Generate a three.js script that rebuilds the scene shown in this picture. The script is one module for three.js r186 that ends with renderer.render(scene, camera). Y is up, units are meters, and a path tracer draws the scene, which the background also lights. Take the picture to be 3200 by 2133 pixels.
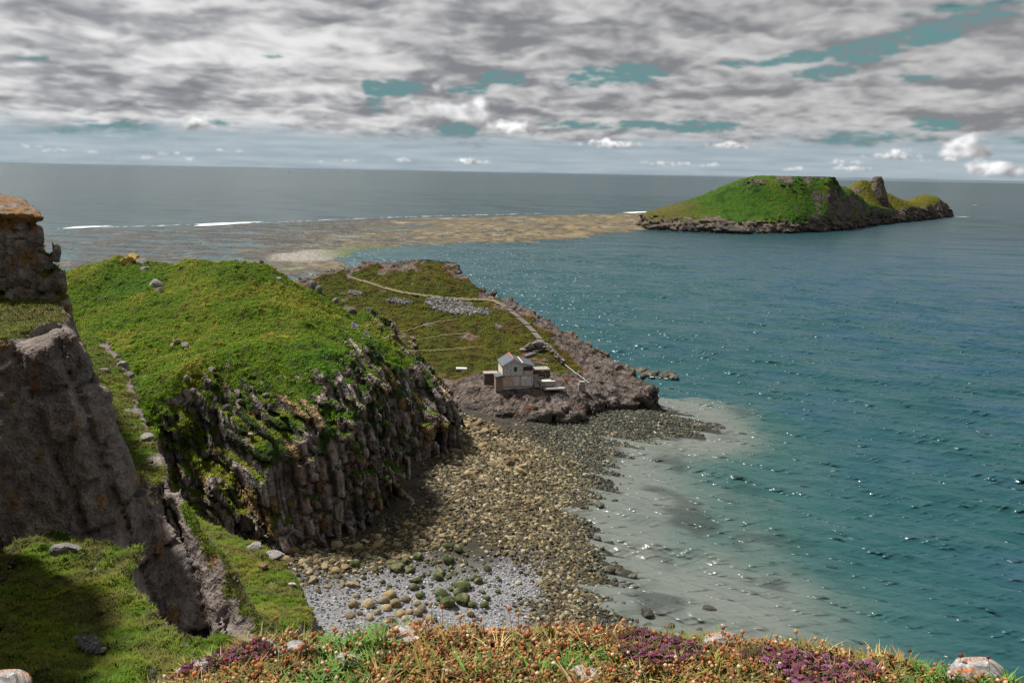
import * as THREE from 'three';
import { mergeGeometries, mergeVertices, toCreasedNormals } from 'three/addons/utils/BufferGeometryUtils.js';

// ---------------------------------------------------------------- camera, sky, sun, exposure
const scene = new THREE.Scene();
const renderer = new THREE.WebGLRenderer({ antialias: true });
renderer.toneMapping = THREE.LinearToneMapping;
renderer.toneMappingExposure = 1.32;
renderer.shadowMap.enabled = true;
const EYE = 50, PITCH = 11.95 * Math.PI / 180, ROLL = 1.05 * Math.PI / 180, FPX = 2500, IW = 3200, IH = 2133;
const camera = new THREE.PerspectiveCamera(2 * Math.atan(IH / 2 / FPX) * 180 / Math.PI, 1024 / 682, 0.1, 120000);
camera.position.set(0, EYE, 0);
camera.rotation.order = 'YXZ';
camera.rotation.set(-PITCH, 0, ROLL);

const SUN_AZ = -60 * Math.PI / 180, SUN_EL = 58 * Math.PI / 180;
const sunDir = new THREE.Vector3(Math.sin(SUN_AZ) * Math.cos(SUN_EL), Math.sin(SUN_EL), -Math.cos(SUN_AZ) * Math.cos(SUN_EL));
const sun = new THREE.DirectionalLight(new THREE.Color(1, 0.95, 0.87), 5.0);
sun.position.copy(sunDir).multiplyScalar(400).add(new THREE.Vector3(0, 0, -150));
sun.target.position.set(0, 0, -150);
sun.castShadow = true;
sun.shadow.radius = 7;
sun.shadow.mapSize.set(4096, 4096);
Object.assign(sun.shadow.camera, { left: -300, right: 300, top: 300, bottom: -300, near: 1, far: 1200 });
scene.add(sun, sun.target);

// ---------------------------------------------------------------- small maths
function mulberry(a) { return () => { a |= 0; a = a + 0x6D2B79F5 | 0; let t = Math.imul(a ^ a >>> 15, 1 | a); t = t + Math.imul(t ^ t >>> 7, 61 | t) ^ t; return ((t ^ t >>> 14) >>> 0) / 4294967296; }; }
const rnd = mulberry(20231);
const clamp = (x, a = 0, b = 1) => x < a ? a : x > b ? b : x;
const lerp = (a, b, t) => a + (b - a) * t;
const smooth = (a, b, x) => { const t = clamp((x - a) / (b - a)); return t * t * (3 - 2 * t); };
const PERM = new Uint8Array(512);
{ const r = mulberry(7), p = [...Array(256).keys()]; for (let i = 255; i > 0; i--) { const j = Math.floor(r() * (i + 1)); [p[i], p[j]] = [p[j], p[i]]; } for (let i = 0; i < 512; i++) PERM[i] = p[i & 255]; }
function grad(h, x, y, z) { h &= 15; const u = h < 8 ? x : y, v = h < 4 ? y : h === 12 || h === 14 ? x : z; return ((h & 1) ? -u : u) + ((h & 2) ? -v : v); }
function noise(x, y, z) {
  const X0 = Math.floor(x), Y0 = Math.floor(y), Z0 = Math.floor(z); x -= X0; y -= Y0; z -= Z0;
  const X = X0 & 255, Y = Y0 & 255, Z = Z0 & 255;
  const u = x * x * x * (x * (x * 6 - 15) + 10), v = y * y * y * (y * (y * 6 - 15) + 10), w = z * z * z * (z * (z * 6 - 15) + 10);
  const A = PERM[X] + Y, AA = PERM[A] + Z, AB = PERM[A + 1] + Z, B = PERM[X + 1] + Y, BA = PERM[B] + Z, BB = PERM[B + 1] + Z;
  const l = (t, a, b) => a + t * (b - a);
  return l(w, l(v, l(u, grad(PERM[AA], x, y, z), grad(PERM[BA], x - 1, y, z)), l(u, grad(PERM[AB], x, y - 1, z), grad(PERM[BB], x - 1, y - 1, z))),
    l(v, l(u, grad(PERM[AA + 1], x, y, z - 1), grad(PERM[BA + 1], x - 1, y, z - 1)), l(u, grad(PERM[AB + 1], x, y - 1, z - 1), grad(PERM[BB + 1], x - 1, y - 1, z - 1))));
}
function fbm(x, y, z, o = 4) { let s = 0, a = 0.5; for (let i = 0; i < o; i++) { s += a * noise(x, y, z); a *= 0.5; x = x * 2.03 + 11.3; y = y * 2.03 + 5.1; z = z * 2.03 + 7.7; } return s; }
function ridge(x, y, z, o = 3) { let s = 0, a = 0.5; for (let i = 0; i < o; i++) { s += a * (1 - 2 * Math.abs(noise(x, y, z))); a *= 0.5; x = x * 2.1 + 3.3; y = y * 2.1 + 9.1; z = z * 2.1 + 1.7; } return s; }
function hash3(i, j, k) { let h = Math.imul(i, 374761393) + Math.imul(j, 668265263) + Math.imul(k, 2147483647) | 0; h = Math.imul(h ^ h >>> 13, 1274126177); return ((h ^ h >>> 16) >>> 0) / 4294967296; }
const CELL = { f1: 0, f2: 0, id: 0 };
function worley(x, y, z) {      // nearest and second nearest feature point and the cell's own random number
  const X = Math.floor(x), Y = Math.floor(y), Z = Math.floor(z); let f1 = 9, f2 = 9, id = 0;
  for (let i = -1; i < 2; i++) for (let j = -1; j < 2; j++) for (let k = -1; k < 2; k++) {
    const a = hash3(X + i, Y + j, Z + k), b = hash3(X + i + 91, Y + j, Z + k), c = hash3(X + i, Y + j + 57, Z + k);
    const dx = X + i + 0.15 + 0.7 * a - x, dy = Y + j + 0.15 + 0.7 * b - y, dz = Z + k + 0.15 + 0.7 * c - z, d = Math.max(Math.abs(dx), Math.abs(dy), Math.abs(dz)) * 0.6 + Math.sqrt(dx * dx + dy * dy + dz * dz) * 0.4;
    if (d < f1) { f2 = f1; f1 = d; id = hash3(X + i, Y + j, Z + k + 31); } else if (d < f2) f2 = d;
  }
  CELL.f1 = f1; CELL.f2 = f2; CELL.id = id; return CELL;
}
// a point of the photograph (in units of 1/2352 of its width) at a distance D in front of the camera, or at a height y
const KD = IW / 2352;
function rayOf(dx, dy) {
  let x = (dx * KD - IW / 2) / FPX, y = -(dy * KD - IH / 2) / FPX; const c = Math.cos(ROLL), s = Math.sin(ROLL);
  [x, y] = [c * x - s * y, s * x + c * y];
  return [x, y * Math.cos(PITCH) - Math.sin(PITCH), -(Math.cos(PITCH) + y * Math.sin(PITCH))];
}
function atD(dx, dy, D) { const d = rayOf(dx, dy), t = D / -d[2]; return [d[0] * t, EYE + d[1] * t, -D]; }
function atY(dx, dy, h) { const d = rayOf(dx, dy), t = (h - EYE) / d[1]; return [d[0] * t, h, d[2] * t]; }
function tps(pts, stiff = 0.5) {       // thin plate through points [x, y, z]: height y over (x, z)
  const n = pts.length, m = n + 3, S = 0.01, A = Array.from({ length: m }, () => new Float64Array(m + 1));
  const phi = (a, b) => { const r2 = a * a + b * b; return r2 < 1e-12 ? 0 : 0.5 * r2 * Math.log(r2); };
  for (let i = 0; i < n; i++) {
    for (let j = 0; j < n; j++) A[i][j] = phi((pts[i][0] - pts[j][0]) * S, (pts[i][2] - pts[j][2]) * S) + (i === j ? stiff * 1e-3 : 0);
    A[i][n] = A[n][i] = 1; A[i][n + 1] = A[n + 1][i] = pts[i][0] * S; A[i][n + 2] = A[n + 2][i] = pts[i][2] * S; A[i][m] = pts[i][1];
  }
  for (let c = 0; c < m; c++) {
    let p = c; for (let r = c + 1; r < m; r++) if (Math.abs(A[r][c]) > Math.abs(A[p][c])) p = r;
    [A[c], A[p]] = [A[p], A[c]];
    for (let r = 0; r < m; r++) if (r !== c) { const k = A[r][c] / A[c][c]; if (k) for (let q = c; q <= m; q++) A[r][q] -= k * A[c][q]; }
  }
  const w = A.map((row, i) => row[m] / row[i]);
  return (x, z) => { let s = w[n] + w[n + 1] * x * S + w[n + 2] * z * S; for (let i = 0; i < n; i++) s += w[i] * phi((x - pts[i][0]) * S, (z - pts[i][2]) * S); return s; };
}
function sdPoly(poly, x, z) {           // signed distance to a closed outline [[x, z], ...], negative inside
  let d = Infinity, s = 1;
  for (let i = 0, j = poly.length - 1; i < poly.length; j = i++) {
    const ex = poly[j][0] - poly[i][0], ez = poly[j][1] - poly[i][1], wx = x - poly[i][0], wz = z - poly[i][1], t = clamp((wx * ex + wz * ez) / (ex * ex + ez * ez));
    const bx = wx - ex * t, bz = wz - ez * t; d = Math.min(d, bx * bx + bz * bz);
    const a = z >= poly[i][1], b = z < poly[j][1], c = ex * wz > ez * wx;
    if ((a && b && c) || (!a && !b && !c)) s = -s;
  }
  return s * Math.sqrt(d);
}
function gridded(fn, x0, x1, z0, z1, step) {     // a slow function of (x, z) kept on a grid
  const nx = Math.ceil((x1 - x0) / step) + 2, nz = Math.ceil((z1 - z0) / step) + 2, a = new Float32Array(nx * nz);
  for (let j = 0; j < nz; j++) for (let i = 0; i < nx; i++) a[j * nx + i] = fn(x0 + i * step, z0 + j * step);
  return (x, z) => { const u = clamp((x - x0) / step, 0, nx - 1.001), v = clamp((z - z0) / step, 0, nz - 1.001), i = u | 0, j = v | 0, p = j * nx + i; return lerp(lerp(a[p], a[p + 1], u - i), lerp(a[p + nx], a[p + nx + 1], u - i), v - j); };
}

const SKYW = 4096;
// ---------------------------------------------------------------- sky: a broken deck of cloud over a paler band at the horizon
{
  const W = SKYW, H = SKYW / 2, px = new Float32Array(W * H * 4);
  const gaps = [];                                  // openings in the deck where the blue-green sky shows: [azimuth, elevation, half width, half height] in degrees
  const G = (x, y, w, h) => { const d = rayOf(x, y), L = Math.hypot(...d); gaps.push([Math.atan2(d[0], -d[2]) * 180 / Math.PI, Math.asin(d[1] / L) * 180 / Math.PI, w / 32, h / 32]); };
  G(290, 297, 190, 24); G(45, 312, 70, 20); G(520, 280, 60, 12); G(860, 210, 30, 40); G(920, 195, 60, 22); G(1050, 300, 50, 20); G(1150, 178, 55, 16); G(1090, 208, 70, 12);
  G(1390, 180, 130, 26); G(1730, 148, 70, 14); G(1830, 132, 70, 14); G(1990, 120, 70, 26); G(1880, 168, 90, 14); G(2100, 175, 80, 12); G(2130, 75, 70, 26); G(2180, 22, 120, 20); G(2270, 40, 60, 14);
  G(2010, 315, 150, 22); G(1480, 290, 260, 14); G(2290, 330, 70, 20); G(2140, 290, 60, 14); G(60, 130, 40, 8); G(630, 130, 40, 6);
  const puffs = [];                                 // single heaps of cumulus in front of the deck
  const Pf = (x, y, w, h) => { const d = rayOf(x, y), L = Math.hypot(...d); puffs.push([Math.atan2(d[0], -d[2]) * 180 / Math.PI, Math.asin(d[1] / L) * 180 / Math.PI, w / 32, h / 32]); };
  Pf(450, 282, 48, 22); Pf(1050, 262, 130, 50); Pf(1180, 298, 70, 26); Pf(1400, 332, 70, 14); Pf(1680, 335, 50, 10); Pf(1075, 370, 32, 10); Pf(2060, 358, 60, 12); Pf(2230, 345, 50, 34); Pf(2290, 390, 80, 26);
  const r2 = mulberry(55);
  for (let i = 0; i < 120; i++) { const a0 = r2() * 360 - 180, e0 = 0.45 + r2() * r2() * 0.9; for (let q = 0; q < 3; q++) puffs.push([a0 + (r2() - 0.5) * 3.2, e0 + (r2() - 0.5) * 0.12, 0.2 + r2() * 0.55, 0.06 + r2() * 0.16]); }
  for (let i = 0; i < 70; i++) gaps.push([(40 + r2() * 280), 2 + r2() * 40, 2 + r2() * 5, 0.5 + r2() * 1.5]);
  const wrapd = (a) => ((a + 540) % 360) - 180;
  for (let j = 0; j < H; j++) {
    const el = ((j + 0.5) / H - 0.5) * 180, v = Math.max(el, 0);
    const gj = gaps.filter((g) => Math.abs(v - g[1]) < g[3] * 2.2 + 0.4), pj = puffs.filter((g) => Math.abs(v - g[1]) < g[3] * 1.7 + 0.2);
    for (let i = 0; i < W; i++) {
      const p = (j * W + i) * 4;
      if (el < -0.6) { px[p] = 0.16; px[p + 1] = 0.2; px[p + 2] = 0.23; px[p + 3] = 1; continue; }
      if (v > 16 && (i % 4 || (j % 4 && j > 1 + Math.ceil(H * (0.5 + 16 / 180))))) continue;
      const az = wrapd(((i + 0.5) / W - 0.5) * 360 + 90), azr = az * Math.PI / 180;
      // noise on a drum round the viewer: no seam, stretched along the horizon, coarser higher up
      const k = 1 / (0.6 + 0.05 * Math.min(v, 40)), R = 15 * k, cx = Math.cos(azr) * R, cz = Math.sin(azr) * R, cy = v * 0.52 * k;
      const wx = fbm(cx * 0.8 + 3, cy * 1.3, cz * 0.8, 3) * 1.0, wy = fbm(cx * 0.8 + 30, cy * 1.3 + 9, cz * 0.8, 3) * 0.7;
      const big = fbm(cx * 0.3 + wx * 0.4, cy * 0.6 + wy * 0.5, cz * 0.3 + 40, 3), fine = fbm(cx * 3.2 + wx * 2, cy * 5 + wy * 2, cz * 3.2, 3);
      const fy = 0.85;
      const heap = (dx, dy) => fbm(cx * 0.62 + wx * 0.4 + 70 + dx, (cy + dy) * fy + wy * 0.45, cz * 0.62 + wx * 0.2, 5), curl = 0.42 - Math.abs(noise(cx * 1.9 + wx + 5, cy * fy * 2.4 + wy, cz * 1.9)) * 1.5;
      const h0 = heap(0, 0), h1 = heap(-0.07, 0.22), mid = h0 * 0.6 + 0.4 * fine;
      // deck: tops catch the light, undersides are lilac grey
      const t = 1 / (1 + Math.exp(2.1 - 4.0 * (0.5 + 0.65 * big + 0.4 * h0 + 1.35 * (h0 - h1) + 0.26 * curl * smooth(-0.1, 0.25, h0 - h1 + 0.1) + 0.12 * fine)));
      let r = lerp(0.1, 0.66, t), g = lerp(0.105, 0.657, t), b = lerp(0.125, 0.655, t);
      const left = 0.5 + 0.5 * Math.cos((az + 50) * Math.PI / 180), lift = 0.8 + 0.55 * Math.pow(left, 6);   // brighter towards the sun
      r *= lift; g *= lift; b *= lift;
      // openings
      let open = 0;
      for (const q of gj) { const a = wrapd(az - q[0]) / q[2], e = (v - q[1]) / q[3]; if (Math.abs(a) < 2.3) { const w = 0.95 - (a * a + e * e) - 1.9 * h0 + 0.9 * fine; open = Math.max(open, smooth(0.0, 0.8, w) * clamp(0.8 + 1.2 * fine)); } }
      r = lerp(r, 0.035, open * 0.95); g = lerp(g, 0.165, open * 0.95); b = lerp(b, 0.175, open * 0.95);
      // pale band under the deck
      const edge = 2.3 + 1.0 * fbm(cx * 0.5 + 9, 3, cz * 0.5, 3) + 1.6 * mid, band = 1 - smooth(edge - 0.5, edge + 0.6, v);
      const streak = clamp(0.5 + fbm(cx * 0.5, v * 3.2, cz * 0.5, 3));
      r = lerp(r, lerp(0.25, 0.40, streak), band * 0.93); g = lerp(g, lerp(0.32, 0.46, streak), band * 0.93); b = lerp(b, lerp(0.37, 0.50, streak), band * 0.93);
      // heaps, lit from the left and from above
      for (const q of pj) {
        const a = wrapd(az - q[0]) / q[2], e = (v - q[1]) / q[3]; if (Math.abs(a) > 1.7) continue;
        const s = 1 / Math.max(0.35, q[3]), bump = fbm(az * s * 0.55 + q[0] * 7, v * s * 0.8, q[1] * 3, 5);
        const w = 1 - Math.sqrt(a * a + e * e * (e < 0 ? 2.2 : 1)) + 1.15 * bump, m = smooth(0.1, 0.55, w);
        if (m <= 0) continue;
        const light = clamp(0.62 + 0.5 * e - 0.15 * a + 0.95 * fbm(az * s * 1.1 + 5, v * s * 1.5 + 3, q[0], 4)), c = lerp(0.16, 0.9, light * light * 0.5 + light * 0.5);
        const a2 = m * (q[3] < 0.25 ? 0.5 : 0.95); r = lerp(r, c, a2); g = lerp(g, c, a2); b = lerp(b, c * 1.01, a2);
      }
      px[p] = r * 0.9; px[p + 1] = g * 0.9; px[p + 2] = b * 0.9; px[p + 3] = 1;
    }
    if (v > 16 && j % 4 && j > 1 + Math.ceil(H * (0.5 + 16 / 180))) { px.copyWithin(j * W * 4, (j - 1) * W * 4, j * W * 4); continue; }
    if (v > 16) for (let i = 0; i < W; i++) if (i % 4) { const a = (j * W + (i & ~3)) * 4, b = (j * W + ((i & ~3) + 4) % W) * 4, t = (i % 4) / 4; for (let c = 0; c < 4; c++) px[(j * W + i) * 4 + c] = lerp(px[a + c], px[b + c], t); }
  }
  const sky = new THREE.DataTexture(px, W, H, THREE.RGBAFormat, THREE.FloatType);
  sky.mapping = THREE.EquirectangularReflectionMapping; sky.magFilter = sky.minFilter = THREE.LinearFilter; sky.wrapS = THREE.RepeatWrapping; sky.needsUpdate = true;
  scene.background = sky; scene.environment = sky;
}
console.log('sky done');
// ---------------------------------------------------------------- textures: grain only, near 1, tinted by vertex colour
function grainTexture(n, fn) {
  const a = new Uint8Array(n * n * 4);
  for (let j = 0; j < n; j++) for (let i = 0; i < n; i++) { const c = fn(i / n, j / n), p = (j * n + i) * 4; a[p] = clamp(c[0]) * 255; a[p + 1] = clamp(c[1]) * 255; a[p + 2] = clamp(c[2]) * 255; a[p + 3] = 255; }
  const t = new THREE.DataTexture(a, n, n, THREE.RGBAFormat); t.wrapS = t.wrapT = THREE.RepeatWrapping; t.magFilter = THREE.LinearFilter; t.minFilter = THREE.LinearFilter; t.needsUpdate = true; return t;
}
const TAU = Math.PI * 2;
const GC = new Float32Array(256).map((_, i) => Math.cos(i / 256 * TAU)), GS = new Float32Array(256).map((_, i) => Math.sin(i / 256 * TAU));
function tile1(x, y, f, seed) {        // gradient noise that repeats every f cells
  const X = Math.floor(x), Y = Math.floor(y), u = x - X, v = y - Y, w = (t) => t * t * t * (t * (t * 6 - 15) + 10);
  const g = (i, j, a, b) => { const h = PERM[(PERM[(((i % f) + f) % f) & 255] + ((j % f) + f) % f + seed * 7) & 255]; return GC[h] * a + GS[h] * b; };
  return 1.4 * lerp(lerp(g(X, Y, u, v), g(X + 1, Y, u - 1, v), w(u)), lerp(g(X, Y + 1, u, v - 1), g(X + 1, Y + 1, u - 1, v - 1), w(u)), w(v));
}
function tileNoise(u, v, f, seed, o = 4) { let s = 0, a = 0.5; for (let k = 0; k < o; k++) { s += a * tile1(u * f, v * f, f, seed + k * 13); a *= 0.55; f *= 2; } return s; }
const rockHeight = (u, v) => { const a = tileNoise(u, v, 9, 3, 5), b = 1 - Math.abs(tileNoise(u, v, 7, 17, 3)) * 3.2; return clamp(0.5 + a * 0.9 - 0.35 * clamp(b - 0.55)); };
const rockBump = grainTexture(512, (u, v) => { const h = rockHeight(u, v); return [h, h, h]; });
const rockMap = grainTexture(512, (u, v) => { const h = rockHeight(u, v), s = tileNoise(u, v, 40, 9, 3), g = clamp(0.72 + 0.55 * (h - 0.5) + 0.55 * s); const pale = smooth(0.16, 0.3, tileNoise(u, v, 30, 29, 2)); return [g + pale * 0.2, g + pale * 0.2, g * 0.99 + pale * 0.2]; });
const turfHeight = (u, v) => clamp(0.5 + 0.75 * tileNoise(u, v, 14, 41, 5) + 0.25 * tileNoise(u, v, 60, 4, 2));
const turfBump = grainTexture(512, (u, v) => { const h = turfHeight(u, v); return [h, h, h]; });
const turfMap = grainTexture(512, (u, v) => { const h = turfHeight(u, v), s = tileNoise(u, v, 50, 19, 3), y = tileNoise(u, v, 10, 77, 3), g = clamp(0.74 + 0.5 * (h - 0.5) + 0.6 * s); return [g * (1 + 0.35 * y), g, g * (1 - 0.4 * y)]; });
const shingleMap = grainTexture(512, (u, v) => { const s = tileNoise(u, v, 70, 5, 3), t = tileNoise(u, v, 24, 15, 3), g = clamp(0.66 + 1.3 * s + 0.4 * t); return [g, g, g * 1.02]; });
const shingleBump = grainTexture(512, (u, v) => { const g = clamp(0.5 + 1.2 * tileNoise(u, v, 70, 5, 3)); return [g, g, g]; });
const tex = (t, srgb) => { const c = t.clone(); if (srgb) c.colorSpace = THREE.NoColorSpace; c.needsUpdate = true; return c; };
const M = {};
M.rock = new THREE.MeshPhysicalMaterial({ specularIntensity: 0.4, name: 'rock', vertexColors: true, map: tex(rockMap), bumpMap: rockBump, bumpScale: 0.7, roughness: 0.88 });
M.nearRock = new THREE.MeshPhysicalMaterial({ specularIntensity: 0.4, name: 'near_rock', vertexColors: true, map: tex(rockMap), bumpMap: rockBump, bumpScale: 0.22, roughness: 0.86 });
M.turf = new THREE.MeshPhysicalMaterial({ specularIntensity: 0.15, name: 'turf', vertexColors: true, map: tex(turfMap), bumpMap: turfBump, bumpScale: 0.6, roughness: 0.95 });
M.nearTurf = new THREE.MeshPhysicalMaterial({ specularIntensity: 0.15, name: 'near_turf', vertexColors: true, map: tex(turfMap), bumpMap: turfBump, bumpScale: 0.25, roughness: 0.95 });
M.beach = new THREE.MeshStandardMaterial({ name: 'shingle', vertexColors: true, map: tex(shingleMap), bumpMap: shingleBump, bumpScale: 0.15, roughness: 0.85 });
M.flat = new THREE.MeshStandardMaterial({ name: 'tidal_rock', vertexColors: true, map: tex(rockMap), bumpMap: rockBump, bumpScale: 0.8, roughness: 0.75 });

// ---------------------------------------------------------------- userData helpers
const taken = {};
function numbered(name) { const n = taken[name] = (taken[name] ?? -1) + 1; return n ? name + '_' + String(n).padStart(3, '0') : name; }
function shade(o) { o.traverse((m) => { if (m.isMesh) { m.castShadow = true; m.receiveShadow = true; } }); return o; }
function structure(o, name, label) { o.name = numbered(name); o.userData.kind = 'structure'; if (label) o.userData.label = label; scene.add(shade(o)); return o; }
function thing(o, name, label, category, group) { o.name = numbered(name); o.userData.label = label; o.userData.category = category; if (group) o.userData.group = group; scene.add(shade(o)); return o; }
function stuff(o, name, label, category) { o.name = numbered(name); o.userData.kind = 'stuff'; o.userData.label = label; o.userData.category = category; scene.add(shade(o)); return o; }
function part(geo, mat, name, parent) { const m = new THREE.Mesh(geo, mat); m.name = name; parent.add(m); return m; }

// ---------------------------------------------------------------- solids: outlines with a top surface and a cliff round them, meshed on a grid
// a solid: { poly, top(x, z), lean(y) } ; column(x, z) gives what its distance needs
function makeSolid({ poly, pts, stiff, batter = 0.12, yref = 12, round = 0.8, plain, topNoise = 0.25, box }) {
  const xs = poly.map((p) => p[0]), zs = poly.map((p) => p[1]), b = box ?? [Math.min(...xs) - 8, Math.max(...xs) + 8, Math.min(...zs) - 8, Math.max(...zs) + 8];
  const surf = tps(pts, stiff), step = plain ?? 1;
  const top = gridded(surf, ...b, step), sd = gridded((x, z) => sdPoly(poly, x, z), ...b, step * 0.7);
  return { b, top, sd, batter, yref, round, topNoise };
}
function solidTop(s, x, z) { if (x < s.b[0] || x > s.b[1] || z < s.b[2] || z > s.b[3]) return -99; return s.sd(x, z) < 0.5 ? s.top(x, z) : -99; }
function meshSolids(solids, box, cell, rockFn, band = 2.6) {
  const [x0, x1, y0, y1, z0, z1] = box, nx = Math.ceil((x1 - x0) / cell), ny = Math.ceil((y1 - y0) / cell), nz = Math.ceil((z1 - z0) / cell);
  const F = new Float32Array(nx * ny * nz), nxy = nx * ny;
  for (let k = 0; k < nz; k++) { const z = z0 + k * cell; for (let i = 0; i < nx; i++) {
    const x = x0 + i * cell, cols = [];
    for (const s of solids) if (x > s.b[0] && x < s.b[1] && z > s.b[2] && z < s.b[3]) { const sd = s.sd(x, z); if (sd < band + 2 + 50 * Math.max(0, s.batter)) cols.push([s.top(x, z) + (s.lump ? s.lump * fbm(x * 0.07, 5, z * 0.07, 3) : 0) + (s.topNoise ? s.topNoise * (fbm(x * 0.35, 3, z * 0.35, 3) * 2 + fbm(x * 1.1, 8, z * 1.1, 2)) : 0), sd, s.batterAt ? s.batterAt(x, z) : s.batter, s.round, s.yref]); }
    for (let j = 0; j < ny; j++) {
      const y = y0 + j * cell; let d = 9;
      for (const c of cols) { const a = y - c[0], e = c[1] + (y - c[4]) * c[2], r = c[3]; let q; if (a > -r && e > -r) { const u = a + r, v = e + r; q = Math.sqrt(u * u + v * v) - r; } else q = Math.max(a, e); if (q < d) d = q; }
      if (d < band && d > -band) d += rockFn(x, y, z, d);
      F[k * nxy + j * nx + i] = d;
    }
  } }
  // surface nets
  const index = new Int32Array(nx * ny * nz).fill(-1), P = [], I = [];
  const at = (i, j, k) => F[k * nxy + j * nx + i];
  for (let k = 0; k < nz - 1; k++) for (let j = 0; j < ny - 1; j++) for (let i = 0; i < nx - 1; i++) {
    const c = [at(i, j, k), at(i + 1, j, k), at(i, j + 1, k), at(i + 1, j + 1, k), at(i, j, k + 1), at(i + 1, j, k + 1), at(i, j + 1, k + 1), at(i + 1, j + 1, k + 1)];
    let m = 0; for (let q = 0; q < 8; q++) if (c[q] < 0) m |= 1 << q;
    if (m === 0 || m === 255) continue;
    let sx = 0, sy = 0, sz = 0, n = 0;
    for (let e = 0; e < 12; e++) { const a = EDGE[e][0], b = EDGE[e][1]; if ((c[a] < 0) !== (c[b] < 0)) { const t = c[a] / (c[a] - c[b]); sx += (a & 1) + t * ((b & 1) - (a & 1)); sy += (a >> 1 & 1) + t * ((b >> 1 & 1) - (a >> 1 & 1)); sz += (a >> 2) + t * ((b >> 2) - (a >> 2)); n++; } }
    index[k * nxy + j * nx + i] = P.length / 3; P.push(x0 + (i + sx / n) * cell, y0 + (j + sy / n) * cell, z0 + (k + sz / n) * cell);
  }
  const quad = (a, b, c, d, flip) => { if (a < 0 || b < 0 || c < 0 || d < 0) return; if (flip) I.push(a, c, b, a, d, c); else I.push(a, b, c, a, c, d); };
  for (let k = 1; k < nz - 1; k++) for (let j = 1; j < ny - 1; j++) for (let i = 1; i < nx - 1; i++) {
    const a = at(i, j, k) < 0, o = k * nxy + j * nx + i;
    if (a !== at(i + 1, j, k) < 0) quad(index[o - nx - nxy], index[o - nxy], index[o], index[o - nx], !a);
    if (a !== at(i, j + 1, k) < 0) quad(index[o - 1 - nxy], index[o - nxy], index[o], index[o - 1], a);
    if (a !== at(i, j, k + 1) < 0) quad(index[o - 1 - nx], index[o - nx], index[o], index[o - 1], !a);
  }
  // drop crumbs that hang free of the solid
  const up = new Int32Array(P.length / 3).map((_, i) => i), find = (a) => { while (up[a] !== a) { up[a] = up[up[a]]; a = up[a]; } return a; }, size = new Int32Array(up.length);
  for (let q = 0; q < I.length; q += 3) { const a = find(I[q]); up[find(I[q + 1])] = a; up[find(I[q + 2])] = a; }
  for (let q = 0; q < I.length; q += 3) size[find(I[q])]++;
  const K = []; for (let q = 0; q < I.length; q += 3) if (size[find(I[q])] > 1500) K.push(I[q], I[q + 1], I[q + 2]);
  const g = new THREE.BufferGeometry(); g.setAttribute('position', new THREE.BufferAttribute(new Float32Array(P), 3)); g.setIndex(K); g.computeVertexNormals();
  return g;
}
const EDGE = [[0, 1], [2, 3], [4, 5], [6, 7], [0, 2], [1, 3], [4, 6], [5, 7], [0, 4], [1, 5], [2, 6], [3, 7]];
// split a meshed solid into turf and rock; colour each vertex; uv in metres along the face's main axis
function splitSurface(g, isTurf, turfColour, rockColour, tile) {
  const p = g.attributes.position.array, n = g.attributes.normal.array, ix = g.index.array, out = [{ P: [], N: [], C: [], U: [], I: [], map: new Map() }, { P: [], N: [], C: [], U: [], I: [], map: new Map() }], c = [0, 0, 0];
  const count = p.length / 3, soft = new Uint8Array(count);
  for (let v = 0; v < count; v++) soft[v] = isTurf(p[v * 3], p[v * 3 + 1], p[v * 3 + 2], n[v * 3], n[v * 3 + 1], n[v * 3 + 2]) ? 1 : 0;
  for (let t = 0; t < ix.length; t += 3) {
    const a = ix[t], b = ix[t + 1], d = ix[t + 2], kind = soft[a] + soft[b] + soft[d] >= 2 ? 0 : 1, o = out[kind];
    const mx = Math.abs(n[a * 3] + n[b * 3] + n[d * 3]), my = Math.abs(n[a * 3 + 1] + n[b * 3 + 1] + n[d * 3 + 1]), mz = Math.abs(n[a * 3 + 2] + n[b * 3 + 2] + n[d * 3 + 2]), ax = my >= mx && my >= mz ? 1 : mx > mz ? 0 : 2;
    for (const v of [a, b, d]) {
      const key = v * 3 + ax; let q = o.map.get(key);
      if (q === undefined) {
        q = o.P.length / 3; o.map.set(key, q); const x = p[v * 3], y = p[v * 3 + 1], z = p[v * 3 + 2];
        o.P.push(x, y, z); o.N.push(n[v * 3], n[v * 3 + 1], n[v * 3 + 2]);
        (kind ? rockColour : turfColour)(x, y, z, n[v * 3], n[v * 3 + 1], n[v * 3 + 2], c); o.C.push(c[0], c[1], c[2]);
        if (ax === 1) o.U.push(x / tile, z / tile); else if (ax === 0) o.U.push(z / tile, y / tile); else o.U.push(x / tile, y / tile);
      }
      o.I.push(q);
    }
  }
  return out.map((o) => { const r = new THREE.BufferGeometry(); r.setAttribute('position', new THREE.Float32BufferAttribute(o.P, 3)); r.setAttribute('normal', new THREE.Float32BufferAttribute(o.N, 3)); r.setAttribute('color', new THREE.Float32BufferAttribute(o.C, 3)); r.setAttribute('uv', new THREE.Float32BufferAttribute(o.U, 2)); r.setIndex(o.I); return r; });
}
const mixc = (c, r, g, b, t) => { c[0] += (r - c[0]) * t; c[1] += (g - c[1]) * t; c[2] += (b - c[2]) * t; };
const setc = (c, r, g, b) => { c[0] = r; c[1] = g; c[2] = b; };
// rock relief: blocks standing on end, set back and forward of one another, with open joints between them
function blocky(x, y, z, sx, sy, sz, depth, joint) {
  const w = noise(x * 0.22, y * 0.22, z * 0.22) * 0.7, q = worley(x / sx + w, y / sy + w, z / sz + w);
  return (q.id - 0.5) * depth + joint * (1 - smooth(0.02, 0.16, q.f2 - q.f1));
}

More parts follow.
